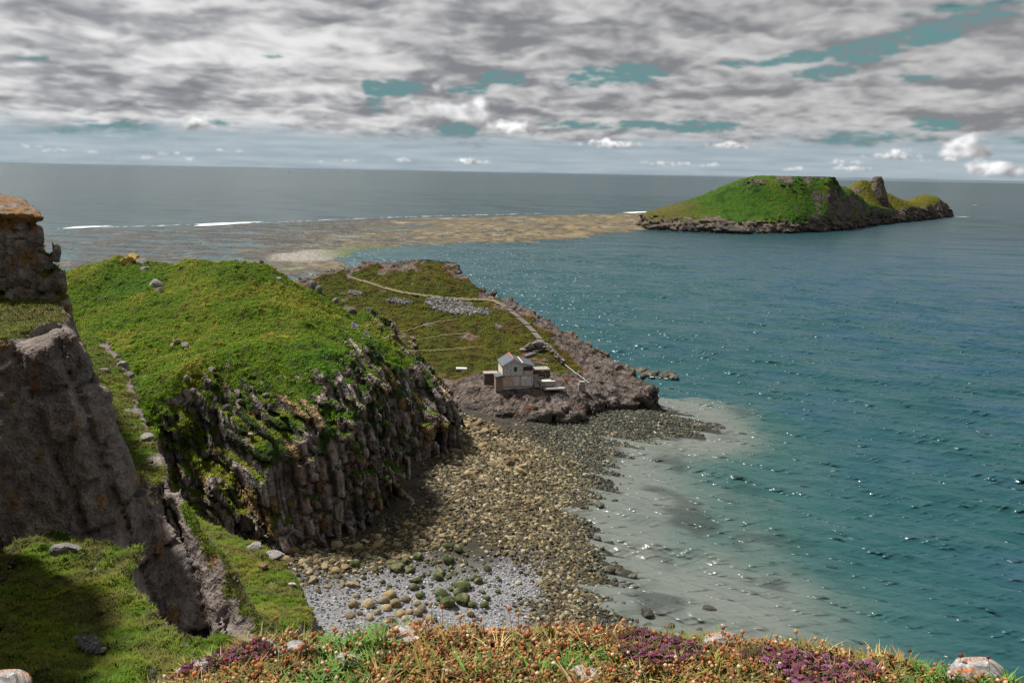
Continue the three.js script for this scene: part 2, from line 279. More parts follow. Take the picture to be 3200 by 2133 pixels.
// square-cut blocks: upright joints at uneven distances, each strip broken across at its own heights
function masonry(x, y, z, wide, low, high, seed) {
  const u = (x * 0.86 - z * 0.5) / wide + seed, c0 = Math.floor(u), f = u - c0, w = 0.2 + 0.6 * hash3(c0, 5, seed), col = f < w ? c0 * 2 : c0 * 2 + 1, e = Math.min(Math.abs(f - w), f, 1 - f) * wide, h = low + (high - low) * hash3(col, 2, seed), v = y / h + 9 * hash3(col, 7, seed), seg = Math.floor(v), ev = Math.min(v - seg, 1 - v + seg) * h;
  BLK.off = (hash3(col, 3, seed) - 0.5) * 0.7 + (hash3(col, seg, seed + 1) - 0.5); BLK.edge = Math.min(e, ev); return BLK;
}
const BLK = { off: 0, edge: 0 };
// ---------------------------------------------------------------- the green headland
const D3 = (list) => list.map(([x, y, d]) => atD(x, y, d));
const crestLine = [[150, 622, 165], [230, 600, 162], [300, 586, 160], [345, 603, 158], [370, 619, 157], [440, 608, 156], [520, 593, 155], [580, 586, 153.5], [620, 583, 152], [655, 605, 150], [720, 662, 148], [800, 724, 145], [900, 777, 141], [960, 822, 137], [1000, 864, 133]];
const green = makeSolid({
  poly: [[-40, -98], [-33, -94], [-28.5, -92], [-22.5, -94.5], [-18, -99], [-16.5, -106], [-17.5, -113], [-20.5, -118.5], [-20, -121], [-15, -122], [-12, -125], [-11, -130], [-11.5, -137], [-16, -146], [-30, -154], [-50, -166], [-80, -178], [-150, -190], [-150, -96], [-70, -88], [-52, -86], [-46, -90]],
  pts: [...D3([...crestLine, ...crestLine.map(([x, y, d]) => [x, y + 9, d + 9]),
    [150, 700, 140], [300, 700, 136], [480, 690, 133], [620, 700, 130], [740, 760, 124], [850, 800, 124],
    [230, 790, 118], [440, 805, 112], [600, 825, 106], [740, 848, 103.5], [830, 870, 105], [900, 900, 112], [945, 905, 121], [985, 930, 126],
    [235, 880, 104], [300, 930, 98], [400, 940, 98], [480, 960, 97.5], [560, 930, 99.5], [640, 905, 100.5], [430, 1100, 90], [400, 1180, 86], [480, 1060, 93]]),
    [-110, 14, -190], [-70, 13, -178], [-40, 8, -164], [-20, 5, -150], [-150, 22, -150], [-150, 14, -95], [-150, 24, -175]],
  batter: 0.16, round: 1.5, topNoise: 0.5, stiff: 0.02,
});
green.lump = 3.2;
green.batterAt = (x, z) => lerp(0.14, 0.62, smooth(-29, -41, x));
const BED = { col: 0, seg: 0, e: 0, ev: 0 };
// upright beds: columns of uneven width, broken across into blocks
function bedOf(x, y, z) {
  const u = (x * 0.8 - z * 0.72 + y * 0.1 + 1.1 * noise(x * 0.12, y * 0.08, z * 0.12)) / 1.9, c0 = Math.floor(u), f = u - c0, wdt = 0.25 + 0.5 * hash3(c0, 3, 5); BED.col = f < wdt ? c0 * 2 : c0 * 2 + 1; BED.e = Math.min(Math.abs(f - wdt), f, 1 - f) * 1.9;
  const hgt = 1.4 + 3.2 * hash3(BED.col, 9, 2), vv = (y + 0.3 * x * hash3(BED.col, 2, 2)) / hgt + hash3(BED.col, 1, 1) * 7; BED.seg = Math.floor(vv); BED.ev = Math.min(vv - BED.seg, 1 - vv + BED.seg) * hgt; return BED;
}
const greenRock = (x, y, z, d) => {
  const c = green.sd(x, z), cliff = smooth(-9, -2, c) * smooth(-60, -46, x) + 0.12;
  const dip = x * 0.25;
  const q = bedOf(x, y, z), beds = (hash3(q.col, 4, 4) - 0.5) * 1.1 + (hash3(q.col, q.seg, 8) - 0.5) * 2.6 + 1.1 * (1 - smooth(0.05, 0.3, q.e)) + 0.95 * (1 - smooth(0.05, 0.35, q.ev));
  return cliff * (beds + 4.6 * fbm(x * 0.1, y * 0.05, z * 0.1, 3) + 1.6 * fbm(x * 0.3 + 9, y * 0.2, z * 0.3, 2) + 0.25 * fbm(x * 0.8, y * 0.8, z * 0.8, 2)) + (1 - cliff) * 0.6 * fbm(x * 0.9, y, z * 0.9, 2);
};
const cave = (x, y, z, cx, cy, cz, rx, ry, rz) => { const a = (x - cx) / rx, b = (y - cy) / ry, c = (z - cz) / rz; return Math.sqrt(a * a + b * b + c * c); };
function turfTone(x, y, z, c, brown) {
  const a = fbm(x * 0.09, 1, z * 0.09, 4), b = fbm(x * 0.5, 2, z * 0.5, 3), e = fbm(x * 0.03 + 7, 3, z * 0.03, 2), f = noise(x * 2.1, 5, z * 2.1);
  setc(c, 0.09, 0.16, 0.01);
  mixc(c, 0.19, 0.205, 0.022, smooth(-0.12, 0.3, a + 0.6 * b));
  mixc(c, 0.045, 0.145, 0.012, 0.85 * smooth(0.02, 0.28, e + 0.35 * b));
  mixc(c, 0.035, 0.075, 0.009, 0.9 * smooth(0.1, 0.36, b - 0.4 * a + 0.25 * f));
  mixc(c, 0.15, 0.12, 0.045, brown * smooth(-0.1, 0.25, b + 0.5 * f));
}
function rockTone(x, y, z, c) {
  const a = fbm(x * 0.18, y * 0.1, z * 0.18, 4), b = fbm(x * 0.9, y * 0.5, z * 0.9, 3), q = worley(x / 1.3, y / 3, z / 1.3).id;
  setc(c, 0.31, 0.246, 0.216);
  mixc(c, 0.15, 0.132, 0.125, smooth(-0.1, 0.3, a + 0.5 * b));
  mixc(c, 0.44, 0.385, 0.35, 0.8 * smooth(0.55, 1, q + b));
  mixc(c, 0.17, 0.105, 0.085, 0.7 * smooth(0.05, 0.35, fbm(x * 0.13 + 9, y * 0.13, z * 0.13, 3)));
  mixc(c, 0.3, 0.17, 0.03, 0.75 * smooth(0.24, 0.36, fbm(x * 0.5 + 30, y * 0.4, z * 0.5, 3)));
}
console.log('green solid');
{
  const g = meshSolids([green], [-128, -5, -1.5, 36, -172, -84], 0.4, (x, y, z, d) => {
    let r = greenRock(x, y, z, d); const e1 = cave(x, y, z, -27.6, 11.5, -93, 1.7, 5.2, 4.5); if (e1 < 1.4) r = Math.max(r, (1 - e1) * 2.4);
    const e2 = cave(x, y, z, -15.5, 5, -119, 3.2, 6.5, 6); if (e2 < 1.3) r = Math.max(r, (1 - e2) * 3); return r;
  });
  console.log('green meshed', g.index.count / 3);
  const sd = green.sd;
  const [turf, rock] = splitSurface(g, (x, y, z, nx, ny, nz) => {
    const e = fbm(x * 0.3, y * 0.2, z * 0.3, 3), steep = sd(x, z) > -6 ? 0.74 : 0.55; return ny > steep + e * 0.5 - 0.34 * smooth(-29, -38, x) && y > 6;
  }, (x, y, z, nx, ny, nz, c) => turfTone(x, y, z, c, 0.25), (x, y, z, nx, ny, nz, c) => {
    rockTone(x, y, z, c); const q = bedOf(x, y, z), k = 0.75 + 1.15 * hash3(q.col, q.seg, 6); c[0] *= k; c[1] *= k; c[2] *= k; if (hash3(q.col, q.seg, 12) > 0.9) mixc(c, 0.34, 0.2, 0.04, 0.7); mixc(c, 0.035, 0.032, 0.028, 0.9 * (1 - smooth(0.06, 0.2, Math.min(q.e, q.ev * 1.6)))); mixc(c, 0.045, 0.085, 0.014, smooth(0.1, 0.25, fbm(x * 0.4 + 5, y * 0.25, z * 0.4, 3) + (y > 14 ? 0.12 : -0.1)));
  }, 7);
  const h = new THREE.Group(); part(turf, M.turf, 'turf', h); part(rock, M.rock, 'cliff_face', h);
  structure(h, 'green_headland', 'grassy headland with a dark craggy cliff of upright blocks above the beach');
}
console.log('green done');
// ---------------------------------------------------------------- the boathouse headland: a long tilted slab of turf and bare rock
const pull = (d) => d > 165 ? 165 + (d - 165) * 0.74 : d, pullP = ([x, z]) => [x * pull(-z) / -z, -pull(-z)], P3 = (list) => D3(list.map(([x, y, d]) => [x, y, pull(d)]));
const slab = makeSolid({
  poly: [[-14, -157], [-10, -153.5], [-4, -151.2], [3, -150.6], [10, -152.2], [15, -153.4], [16.6, -158], [19, -161.5], [25, -164.2], [31, -166], [32.6, -169.5], [28, -180], [21, -194], [14, -206], [8, -216], [0, -226], [-8, -236], [-14, -250], [-17, -262], [-30, -272], [-50, -272], [-68, -262], [-74, -240], [-60, -205], [-44, -176], [-28, -164], [-20, -160]].map(pullP),
  pts: [...P3([[770, 640, 255], [870, 615, 262], [960, 600, 265], [1040, 603, 256], [1085, 645, 240], [1120, 682, 228], [1180, 688, 222], [1240, 722, 212], [1300, 762, 201], [1350, 800, 190], [1400, 830, 182], [1450, 858, 175], [1500, 885, 169],
    [800, 690, 236], [900, 740, 215], [1000, 760, 207], [1060, 700, 226], [1150, 740, 206], [1200, 790, 190], [1100, 830, 180], [1010, 850, 176], [1060, 860, 172], [1270, 830, 181], [1320, 840, 179], [950, 660, 240], [860, 660, 245]]),
    ...D3([[1112, 856, 164], [1080, 866, 165]]), [-3.4, 7.0, -158.3], [-3.4, 7.0, -165], [4.5, 7.0, -160], [4.5, 7.2, -166], [0, 7.0, -160], [9, 7.2, -161], [8, 6.2, -158.5], ...D3([[1330, 892, 162], [1280, 905, 158], [1180, 925, 154], [1230, 930, 153.5], [1100, 905, 158.5], [1050, 900, 160], [1140, 930, 154], [1300, 940, 153], [1370, 915, 161], [1440, 915, 165]]), [-60, 17, -226], [-46, 8, -186], [-30, 4, -168], [-20, 4, -160]],
  batter: 0.1, yref: 3, round: 0.7, topNoise: 0.5,
});
const slabTurf = (x, z) => {   // where the turf lies on the slab: its ragged outline
  const right = sdPoly([[-10, -171], [3, -168.5], [12, -171], [15.5, -178], [13, -190], [8, -202], [0, -216], [-8, -226], [-14, -238], [-24, -262], [-60, -262], [-72, -245], [-40, -176], [-22, -166]].map(pullP), x, z);
  return right + 9 * fbm(x * 0.13, 4, z * 0.13, 4);
};
{
  const g = meshSolids([slab], [-76, 36, -1.2, 24, -274, -148], 0.5, (x, y, z, d) => {
    const t = slabTurf(x, z), bare = smooth(-1, 2, t), face = smooth(-3, -0.5, slab.sd(x, z));
    let r = bare * (0.85 * blocky(x * 0.94 + z * 0.34, y * 0.6, z * 0.94 - x * 0.34, 7.5, 2.2, 3.0, 0.8, 0.7) + 0.3 * fbm(x * 0.4, y * 0.4, z * 0.4, 3)) + face * (1.3 * blocky(x, y, z, 3.4, 3.5, 2.8, 1.4, 1.2) + 0.8 * fbm(x * 0.35, y * 0.35, z * 0.35, 3));
    if (x > -6.5 && x < 12 && z > -168 && z < -157.2) r *= 0.15;
    return r;
  });
  const [turf, rock] = splitSurface(g, (x, y, z, nx, ny, nz) => ny > 0.72 && slabTurf(x, z) < 0 && fbm(x * 0.16 + 50, 3, z * 0.16, 3) < 0.24,
    (x, y, z, nx, ny, nz, c) => { turfTone(x, y, z, c, 0.5); mixc(c, 0.088, 0.08, 0.018, 0.6); mixc(c, 0.13, 0.075, 0.03, 0.6 * smooth(0.05, 0.3, fbm(x * 0.08, 2, z * 0.08, 3))); mixc(c, 0.17, 0.065, 0.03, 0.8 * smooth(-2.5, 0.2, slabTurf(x, z)) * smooth(-0.15, 0.2, fbm(x * 0.3, 9, z * 0.3, 3))); mixc(c, 0.05, 0.045, 0.016, 0.8 * smooth(0.05, 0.25, noise(x * 0.35 + y * 1.2, y * 2.2, z * 0.5))); },
    (x, y, z, nx, ny, nz, c) => {
      rockTone(x, y, z, c); c[0] *= 0.75; c[1] *= 0.75; c[2] *= 0.75; mixc(c, 0.2, 0.158, 0.142, 0.55); { const q = worley(x * 0.125 + z * 0.045, y * 0.3, z * 0.31 - x * 0.11); mixc(c, 0.06, 0.052, 0.045, 0.85 * (1 - smooth(0.03, 0.1, q.f2 - q.f1))); const q2 = worley(x * 0.3 + 7, y * 0.3, z * 0.5); mixc(c, 0.08, 0.07, 0.06, 0.6 * (1 - smooth(0.02, 0.08, q2.f2 - q2.f1))); } const e = fbm(x * 0.35 + 3, y * 0.4, z * 0.35, 4);
      mixc(c, 0.23, 0.09, 0.045, 0.8 * smooth(0.14, 0.3, e + 0.2 * smooth(3, -2, slabTurf(x, z)) - 0.06));
      mixc(c, 0.36, 0.22, 0.03, 0.85 * smooth(-0.1, 0.15, fbm(x * 0.7, 2, z * 0.7, 3)) * smooth(-2.2, -0.8, slab.sd(x, z)) * smooth(-181, -186, z) * smooth(-209, -202, z));
      mixc(c, 0.05, 0.05, 0.042, 0.75 * smooth(2.6, 1.4, y + 2.2 * fbm(x * 0.25, 1, z * 0.25, 3)));
    }, 8);
  const h = new THREE.Group(); part(turf, M.turf, 'turf', h); part(rock, M.rock, 'rock_slab', h);
  structure(h, 'boathouse_headland', 'low tilted headland of brownish turf and bare rock carrying the boathouse');
}
console.log('slab done');

// ---------------------------------------------------------------- the near cliffs on the left: stack, block, ledge, fin and the turf between
const L = {
  stack: makeSolid({ poly: [[-34.6, -60.5], [-38.3, -65.5], [-44.5, -74], [-62, -76], [-62, -58], [-44, -58.5]], pts: [[-36, 46.3, -62], [-42, 46.9, -62], [-60, 47.5, -66], [-38, 46.6, -72], [-60, 47.3, -58]], batter: 0.13, yref: 44, round: 0.5, topNoise: 0.1, plain: 0.5 }),
  block: makeSolid({ poly: [[-27.6, -49.6], [-32.3, -57], [-37.5, -64], [-62, -66], [-62, -47], [-45, -48.6], [-36, -49.3], [-31, -48.8]], pts: [[-32.7, 39.2, -50], [-27.3, 40.1, -50], [-30, 39.6, -58], [-50, 40.6, -50], [-50, 41.5, -62], [-36, 39.9, -59]], batter: 0.27, yref: 40, round: 0.35, topNoise: 0.12, plain: 0.5 }),
  ledge: makeSolid({ poly: [[-23.2, -51.6], [-26, -58], [-31, -66], [-34.5, -72], [-39, -80], [-46, -90], [-62, -92], [-62, -50], [-30, -49.5], [-26, -50.4]], pts: D3([[215, 930, 68], [330, 960, 67], [400, 1128, 53], [290, 1150, 50], [300, 1050, 58], [380, 1060, 58], [250, 835, 80], [330, 900, 76]]).concat([[-60, 31, -70], [-60, 29, -55], [-40, 30, -74]]), batter: 0.12, yref: 26, round: 0.4, topNoise: 0.2, plain: 0.5 }),
  fin: makeSolid({ poly: [[-31, -49.5], [-27, -46.6], [-20.5, -44.2], [-17.3, -44.7], [-14.7, -43.2], [-14.1, -43.8], [-17.2, -47.4], [-20.4, -50.4], [-22.6, -53], [-30, -54]], pts: D3([[400, 1135, 52], [440, 1188, 50], [480, 1260, 48.5], [520, 1330, 47], [560, 1395, 45.6], [605, 1460, 44]]).concat([[-29.5, 28.6, -52], [-30, 25, -49], [-27, 22.4, -46.6], [-24, 24.6, -47.4], [-20.3, 22.2, -44.5], [-17.3, 22, -44.9], [-14.7, 21.4, -43.4], [-19, 23.4, -46.2]]), batter: 0.1, yref: 22, round: 0.2, topNoise: 0.05, plain: 0.35, stiff: 0.01 }),
  terrace: makeSolid({ poly: [[-13.2, -31.6], [-17.4, -36.8], [-20.6, -40.6], [-21.6, -44], [-24, -49], [-62, -52], [-62, -6], [-6, -6], [-8, -22], [-11, -28]], pts: D3([[0, 1230, 46], [250, 1240, 45], [0, 1568, 26.5], [200, 1568, 26.5], [400, 1460, 34], [345, 1395, 37], [280, 1310, 41.5], [120, 1400, 37]]).concat([[-9, 34, -20], [-25, 37, -15], [-50, 34, -40], [-55, 38, -12], [-14, 31, -25]]), batter: 0.18, yref: 27, round: 0.35, topNoise: 0.6, plain: 0.5 }),
  gully: makeSolid({ poly: [[-12.6, -46], [-13, -52], [-16.5, -59], [-20, -64], [-26, -69], [-33, -75], [-40, -82], [-50, -90], [-62, -94], [-62, -30], [-10, -30], [-10.5, -40]], pts: D3([[480, 1232, 66], [560, 1255, 63], [640, 1290, 60], [740, 1440, 50], [680, 1400, 52], [600, 1400, 51], [430, 1450, 44], [520, 1425, 45], [580, 1475, 43.5], [430, 1170, 74], [420, 1080, 80], [560, 1330, 56]]).concat([[-20, 20, -34], [-12, 17, -36], [-50, 26, -60], [-50, 22, -85]]), batter: 0.3, yref: 16, round: 0.4, topNoise: 0.3, plain: 0.5 }),
  shadeCrag: makeSolid({ poly: [[-22, -14], [-24.5, -30], [-29.8, -41], [-31.5, -45], [-62, -47], [-62, -8], [-30, -8]], pts: [[-25, 50, -20], [-28, 51, -34], [-32, 49, -43], [-60, 56, -20], [-60, 54, -45]], batter: 0, yref: 30, round: 0.5, topNoise: 0.3, plain: 0.5 }),
  home: makeSolid({ poly: [[-5, -7.2], [6, -7.6], [14, -9], [24, -8], [24, 6], [-30, 6], [-30, -7], [-14, -7]], pts: [[0, 46.6, -7], [10, 46.4, -7], [0, 47.4, 4], [-20, 46, -5], [20, 46, 0]], batter: 0.25, yref: 40, round: 0.6, topNoise: 0.1 }),
};
const nearSolids = Object.values(L);
// the bare face of the fin: inside its outline, on the near side of its crest
const finRock = (x, z) => { if (L.fin.sd(x, z) > 0.6 || x < -32) return 0; const t = (x + 23.2) / 8.3, cz = -52 + t * 8; return smooth(0.1, 0.5, z - cz - 0.35 + 0.5 * fbm(x * 0.6, 2, z * 0.6, 2)); };
{
  const g = meshSolids([L.stack, L.block, L.ledge, L.fin, L.terrace, L.gully], [-61, -5, 2, 48.5, -91, -7], 0.27, (x, y, z, d) => {
    let turf = -99; for (const s of nearSolids) turf = Math.max(turf, solidTop(s, x, z)); const onFin = finRock(x, z), rocky = Math.max(onFin, smooth(0.1, 1.2, turf - y)) * 0.95 + 0.05, up = z < -57 && y > 39.5 ? 1 : 0;
    const bend = 0.8 * noise(x * 0.15, y * 0.15, z * 0.15), q = up ? masonry(x, y + x * 0.08 + bend, z, 2.4, 1.1, 2.2, 3) : masonry(x + y * 0.25 + bend, y - x * 0.3 + bend, z, 4.2, 2.6, 6, 11), big = (up ? 0.45 : 1.25) * q.off + (up ? 0.5 : 0.7) * (1 - smooth(0.06, up ? 0.3 : 0.36, q.edge)), p = masonry(x + bend, y - x * 0.25, z + 4, 1.3, 0.7, 1.7, 23);
    return rocky * (big + 0.4 * p.off + 0.22 * (1 - smooth(0.04, 0.2, p.edge)) + 0.7 * fbm(x * 0.2, y * 0.16, z * 0.2, 3) + 0.1 * ridge(x * 0.8, y * 0.6, z * 0.8, 2)) + (1 - rocky) * 0.5 * fbm(x * 1.1, y, z * 1.1, 2);
  }, 1.9);
  console.log('near meshed', g.index.count / 3);
  const [turf, rock] = splitSurface(g, (x, y, z, nx, ny, nz) => {
    if ((y > 44.5 && z < -48) || finRock(x, z) > 0.5) return false; if (z < -50 && y < 36 && L.ledge.sd(x, z) > -0.9 + 3.2 * fbm(x * 0.3, 3, z * 0.3, 2) && L.ledge.sd(x, z) < 0.8 && x > -46) return false; const ledge = y > 38 && z > -60 ? 0.8 : 0.62; return ny > ledge + 0.5 * fbm(x * 0.5, y * 0.5, z * 0.5, 3);
  }, (x, y, z, nx, ny, nz, c) => { turfTone(x * 1.6, y, z * 1.6, c, 0.2); mixc(c, 0.05, 0.085, 0.014, 0.35); mixc(c, 0.1, 0.088, 0.032, 0.75 * smooth(-0.15, 0.2, fbm(x * 0.35, 6, z * 0.35, 3))); if (y > 38) mixc(c, 0.085, 0.07, 0.03, 0.5); }, (x, y, z, nx, ny, nz, c) => {
    rockTone(x * 1.4, y * 1.4, z * 1.4, c); mixc(c, 0.19, 0.163, 0.15, 0.5); mixc(c, 0.3, 0.29, 0.27, 0.8 * smooth(0.3, 0.42, fbm(x * 1.6, y * 1.2, z * 1.6, 3)));
    mixc(c, 0.26, 0.13, 0.025, 0.8 * smooth(0.2, 0.34, fbm(x * 0.8 + 8, y * 0.6, z * 0.8, 3) + (y > 45 ? 0.3 : 0)));
  }, 5);
  const h = new THREE.Group(); part(turf, M.nearTurf, 'turf', h); part(rock, M.nearRock, 'cliff_face', h);
  structure(h, 'near_cliffs', 'dark near cliffs with a jointed stack, a square block and grassy ledges');
}
{ // a crag added beyond the frame, shaped to throw shade on the terrace
  const g = meshSolids([L.shadeCrag], [-62, -18, 20, 58, -49, -6], 0.7, (x, y, z) => 1.2 * fbm(x * 0.25, y * 0.2, z * 0.25, 3), 2), [turf, rock] = splitSurface(g, (x, y, z, nx, ny) => ny > 0.7, (x, y, z, nx, ny, nz, c) => turfTone(x, y, z, c, 0.3), (x, y, z, nx, ny, nz, c) => rockTone(x, y, z, c), 5);
  const h = new THREE.Group(); part(turf, M.nearTurf, 'turf', h); part(rock, M.nearRock, 'cliff_face', h); structure(h, 'added_shade_crag', 'unseen crag added beside the viewpoint to shade the terrace');
}
console.log('near done');

// ---------------------------------------------------------------- beach and sea floor
const shore = [[1530, 1000], [1440, 1040], [1380, 1100], [1345, 1200], [1370, 1290], [1400, 1350], [1450, 1400], [1500, 1450], [1570, 1490]].map((p) => atY(...p, 0));
const beachPts = [...shore, atY(1010, 1000, 4), atY(1100, 1000, 3), atY(1200, 1000, 2), atY(1300, 1000, 1), atY(1400, 1000, 0.5), atY(1100, 1100, 3), atY(1200, 1100, 2), atY(1300, 1100, 0.8), atY(1000, 1200, 3), atY(1200, 1250, 2), atY(800, 1400, 3.2), atY(900, 1400, 2.8), atY(1100, 1400, 1.9), atY(1250, 1450, 1), atY(1560, 960, 0.3), atY(1640, 976, 0), atY(1500, 945, 0.8),
  [-20, 4.5, -158], [-40, 4, -90], [-25, 4, -85], [-14, 4.5, -70], [4, 2, -60], [30, -1.6, -120], [45, -2.6, -120], [30, -1.2, -90], [45, -2.6, -80], [30, -1, -65], [48, -1.2, -150], [48, -2, -170], [25, -0.8, -135], [20, -0.6, -108], [40, -0.8, -168]];
const beachTop = gridded(tps(beachPts, 1), -60, 62, -190, -40, 1);
const beachY = (x, z) => { const h = beachTop(x, z); return h + 0.3 * fbm(x * 0.25, 1, z * 0.25, 3) * smooth(-1.5, 1, h) + (h < -0.1 ? 0.5 * fbm(x * 0.5, 7, z * 0.5, 2) : 0); };
function heightSheet(x0, x1, z0, z1, step, fn, colour, tile) {
  const nx = Math.round((x1 - x0) / step) + 1, nz = Math.round((z1 - z0) / step) + 1, P = new Float32Array(nx * nz * 3), C = new Float32Array(nx * nz * 3), U = new Float32Array(nx * nz * 2), I = [], c = [0, 0, 0];
  for (let j = 0; j < nz; j++) for (let i = 0; i < nx; i++) { const p = j * nx + i, x = x0 + i * step, z = z0 + j * step, y = fn(x, z); P.set([x, y, z], p * 3); U.set([x / tile, z / tile], p * 2); colour(x, y, z, c); C.set(c, p * 3); if (i && j) I.push(p - nx - 1, p - 1, p - nx, p - nx, p - 1, p); }
  const g = new THREE.BufferGeometry(); g.setAttribute('position', new THREE.BufferAttribute(P, 3)); g.setAttribute('color', new THREE.BufferAttribute(C, 3)); g.setAttribute('uv', new THREE.BufferAttribute(U, 2)); g.setIndex(I); g.computeVertexNormals(); return g;
}
const pale = (x, z) => smooth(-98, -88, z + 0.35 * x + 6 * fbm(x * 0.12, 2, z * 0.12, 3)) * smooth(7, 1, x + 0.22 * (z + 85) + 4 * fbm(x * 0.15, 6, z * 0.15, 3));   // where the small white shingle lies
{
  const g = heightSheet(-50, 60, -178, -52, 0.5, beachY, (x, y, z, c) => {
    const a = fbm(x * 0.4, 3, z * 0.4, 3);
    setc(c, 0.12, 0.1, 0.06); mixc(c, 0.06, 0.055, 0.04, smooth(-0.2, 0.2, a)); mixc(c, 0.5, 0.5, 0.52, pale(x, z)); mixc(c, 0.035, 0.042, 0.026, smooth(1.6, 0.5, y + 1.4 * a) * (1 - pale(x, z)));
    if (y < 0) { mixc(c, 0.33, 0.29, 0.22, smooth(-0.15, -0.7, y + 0.8 * a)); mixc(c, 0.04, 0.05, 0.035, smooth(0.12, 0.3, fbm(x * 0.12 + 4, 5, z * 0.12, 3) + 0.1)); }
  }, 6);
  structure(new THREE.Mesh(g, M.beach), 'beach', 'beach of white shingle and ochre stones running into dark wet gravel');
  const bed = new THREE.Mesh(new THREE.PlaneGeometry(16000, 16000), new THREE.MeshStandardMaterial({ name: 'sea_floor', color: new THREE.Color().setRGB(0.12, 0.12, 0.09), roughness: 1 })); bed.rotation.x = -Math.PI / 2; bed.position.set(0, -5, -6000); structure(bed, 'sea_floor');
}

// ---------------------------------------------------------------- the tidal causeway
const flatPoly = [[-600, -560], [-460, -575], [-349, -620], [-270, -714], [-128, -840], [40, -960], [170, -1060], [200, -960], [150, -800], [116, -735], [39, -607], [-20, -572], [-62, -547], [-92, -506], [-96, -480], [-89, -446], [-72, -398], [-66, -376], [-50, -360], [-50, -300], [-90, -240], [-200, -240], [-420, -330], [-620, -420]];
const flatSd = gridded((x, z) => sdPoly(flatPoly, x, z), -640, 240, -1100, -200, 6);
const flatY = (x, z) => {
  const s = flatSd(x, z), ragged = s + 14 * fbm(x * 0.03, 2, z * 0.03, 3), strat = noise(x * 0.02 + z * 0.012, 5, z * 0.09 - x * 0.03);
  const inland = smooth(20, -40, ragged);
  return lerp(-2.5, 0.05 + 0.45 * smooth(-260, -60, x), smooth(8, -14, ragged)) + inland * (1.5 * fbm(x * 0.025, 3, z * 0.045, 4) + 1.4 * strat + 0.8 * Math.max(0, fbm(x * 0.16, 9, z * 0.2, 3)) + 0.9 * smooth(-20, 200, x) + 1.2 * smooth(-70, -20, -s - 60) * 0) + 0.5 * smooth(-380, -500, z) * smooth(-60, -10, s) * smooth(-260, -100, x);
};
{
  const colour = (x, y, z, c) => {
    const a = fbm(x * 0.02, 1, z * 0.03, 4), b = fbm(x * 0.12, 2, z * 0.2, 3), e = smooth(-200, -40, x + 80 * a);
    setc(c, 0.045, 0.043, 0.044); mixc(c, 0.15, 0.138, 0.13, smooth(0.05, 0.3, b)); mixc(c, 0.022, 0.022, 0.022, smooth(0.0, 0.25, fbm(x * 0.035 + 3, 6, z * 0.1, 3))); mixc(c, 0.21, 0.15, 0.06, e * smooth(-0.3, 0.15, b + 0.6 * a)); mixc(c, 0.33, 0.26, 0.15, e * smooth(0.1, 0.4, a + 0.4 * b)); mixc(c, 0.03, 0.03, 0.026, smooth(0.02, 0.22, -b + 0.3 * a + 0.25 * noise(x * 0.4, 3, z * 0.5))); mixc(c, 0.1, 0.14, 0.03, 0.7 * smooth(0.18, 0.3, fbm(x * 0.03 + 50, 4, z * 0.05, 3)));
    { const k = 0.5 + 0.6 * smooth(-0.25, 0.25, fbm(x * 0.05 + 8, 2, z * 0.14, 3)) + 0.25 * e; c[0] *= k; c[1] *= k; c[2] *= k; }
    mixc(c, 0.3, 0.275, 0.235, smooth(0.9, 0.5, Math.hypot((x + 118) / 30, (z + 462) / 42) + 0.4 * b));
    mixc(c, 0.09, 0.14, 0.03, 0.8 * smooth(-30, -6, flatSd(x, z)) * smooth(-20, -50, x) * smooth(-560, -500, z) * smooth(-440, -470, z));
  };
  const near = heightSheet(-330, 30, -720, -250, 1.6, flatY, colour, 22), far = heightSheet(-640, 230, -1100, -250, 5, (x, z) => x > -325 && x < 25 && z > -715 && z < -255 ? -4 : flatY(x, z), colour, 22);
  structure(new THREE.Mesh(mergeGeometries([near, far]), M.flat), 'tidal_causeway', 'flat tidal causeway of dark and tan rock with pools');
}
console.log('flats done');

// ---------------------------------------------------------------- the island with its square green hill, and the outer heads beyond it
const island = makeSolid({
  poly: [[124, -752], [136, -742], [160, -728], [200, -716], [250, -736], [297, -767], [340, -815], [380, -868], [408, -902], [446, -942], [446, -975], [340, -945], [270, -900], [190, -880], [145, -850], [122, -800]],
  pts: D3([[1480, 497, 765], [1545, 480, 770], [1600, 470, 772], [1670, 452, 778], [1700, 434, 780], [1722, 420, 784], [1752, 415, 788], [1840, 415, 795], [1925, 416, 803], [1945, 421, 806], [1965, 442, 850], [1985, 458, 880], [2006, 468, 905], [2038, 477, 935],
    [1520, 505, 748], [1600, 507, 738], [1700, 507, 733], [1800, 503, 742], [1900, 500, 770], [1970, 492, 815], [2000, 492, 875], [1750, 460, 765], [1840, 455, 775], [1900, 455, 790], [1680, 480, 758]]).concat([[240, 47.5, -825], [285, 47, -835], [180, 18, -850], [260, 15, -885], [330, 14, -900], [385, 18, -930], [120, 6, -830], [300, 26, -872], [215, 22, -868]]),
  batter: 0.35, yref: 6, round: 2.5, topNoise: 0.9, plain: 3,
});
const tor = makeSolid({ poly: [[426, -964], [432, -963], [437, -969], [436, -980], [427, -980]], pts: [...D3([[1974, 415, 964], [1998, 409, 966]]), [424, 51, -985], [438, 53, -985]], batter: 0.34, yref: 49, round: 1.6, topNoise: 0.5, plain: 1.5 });
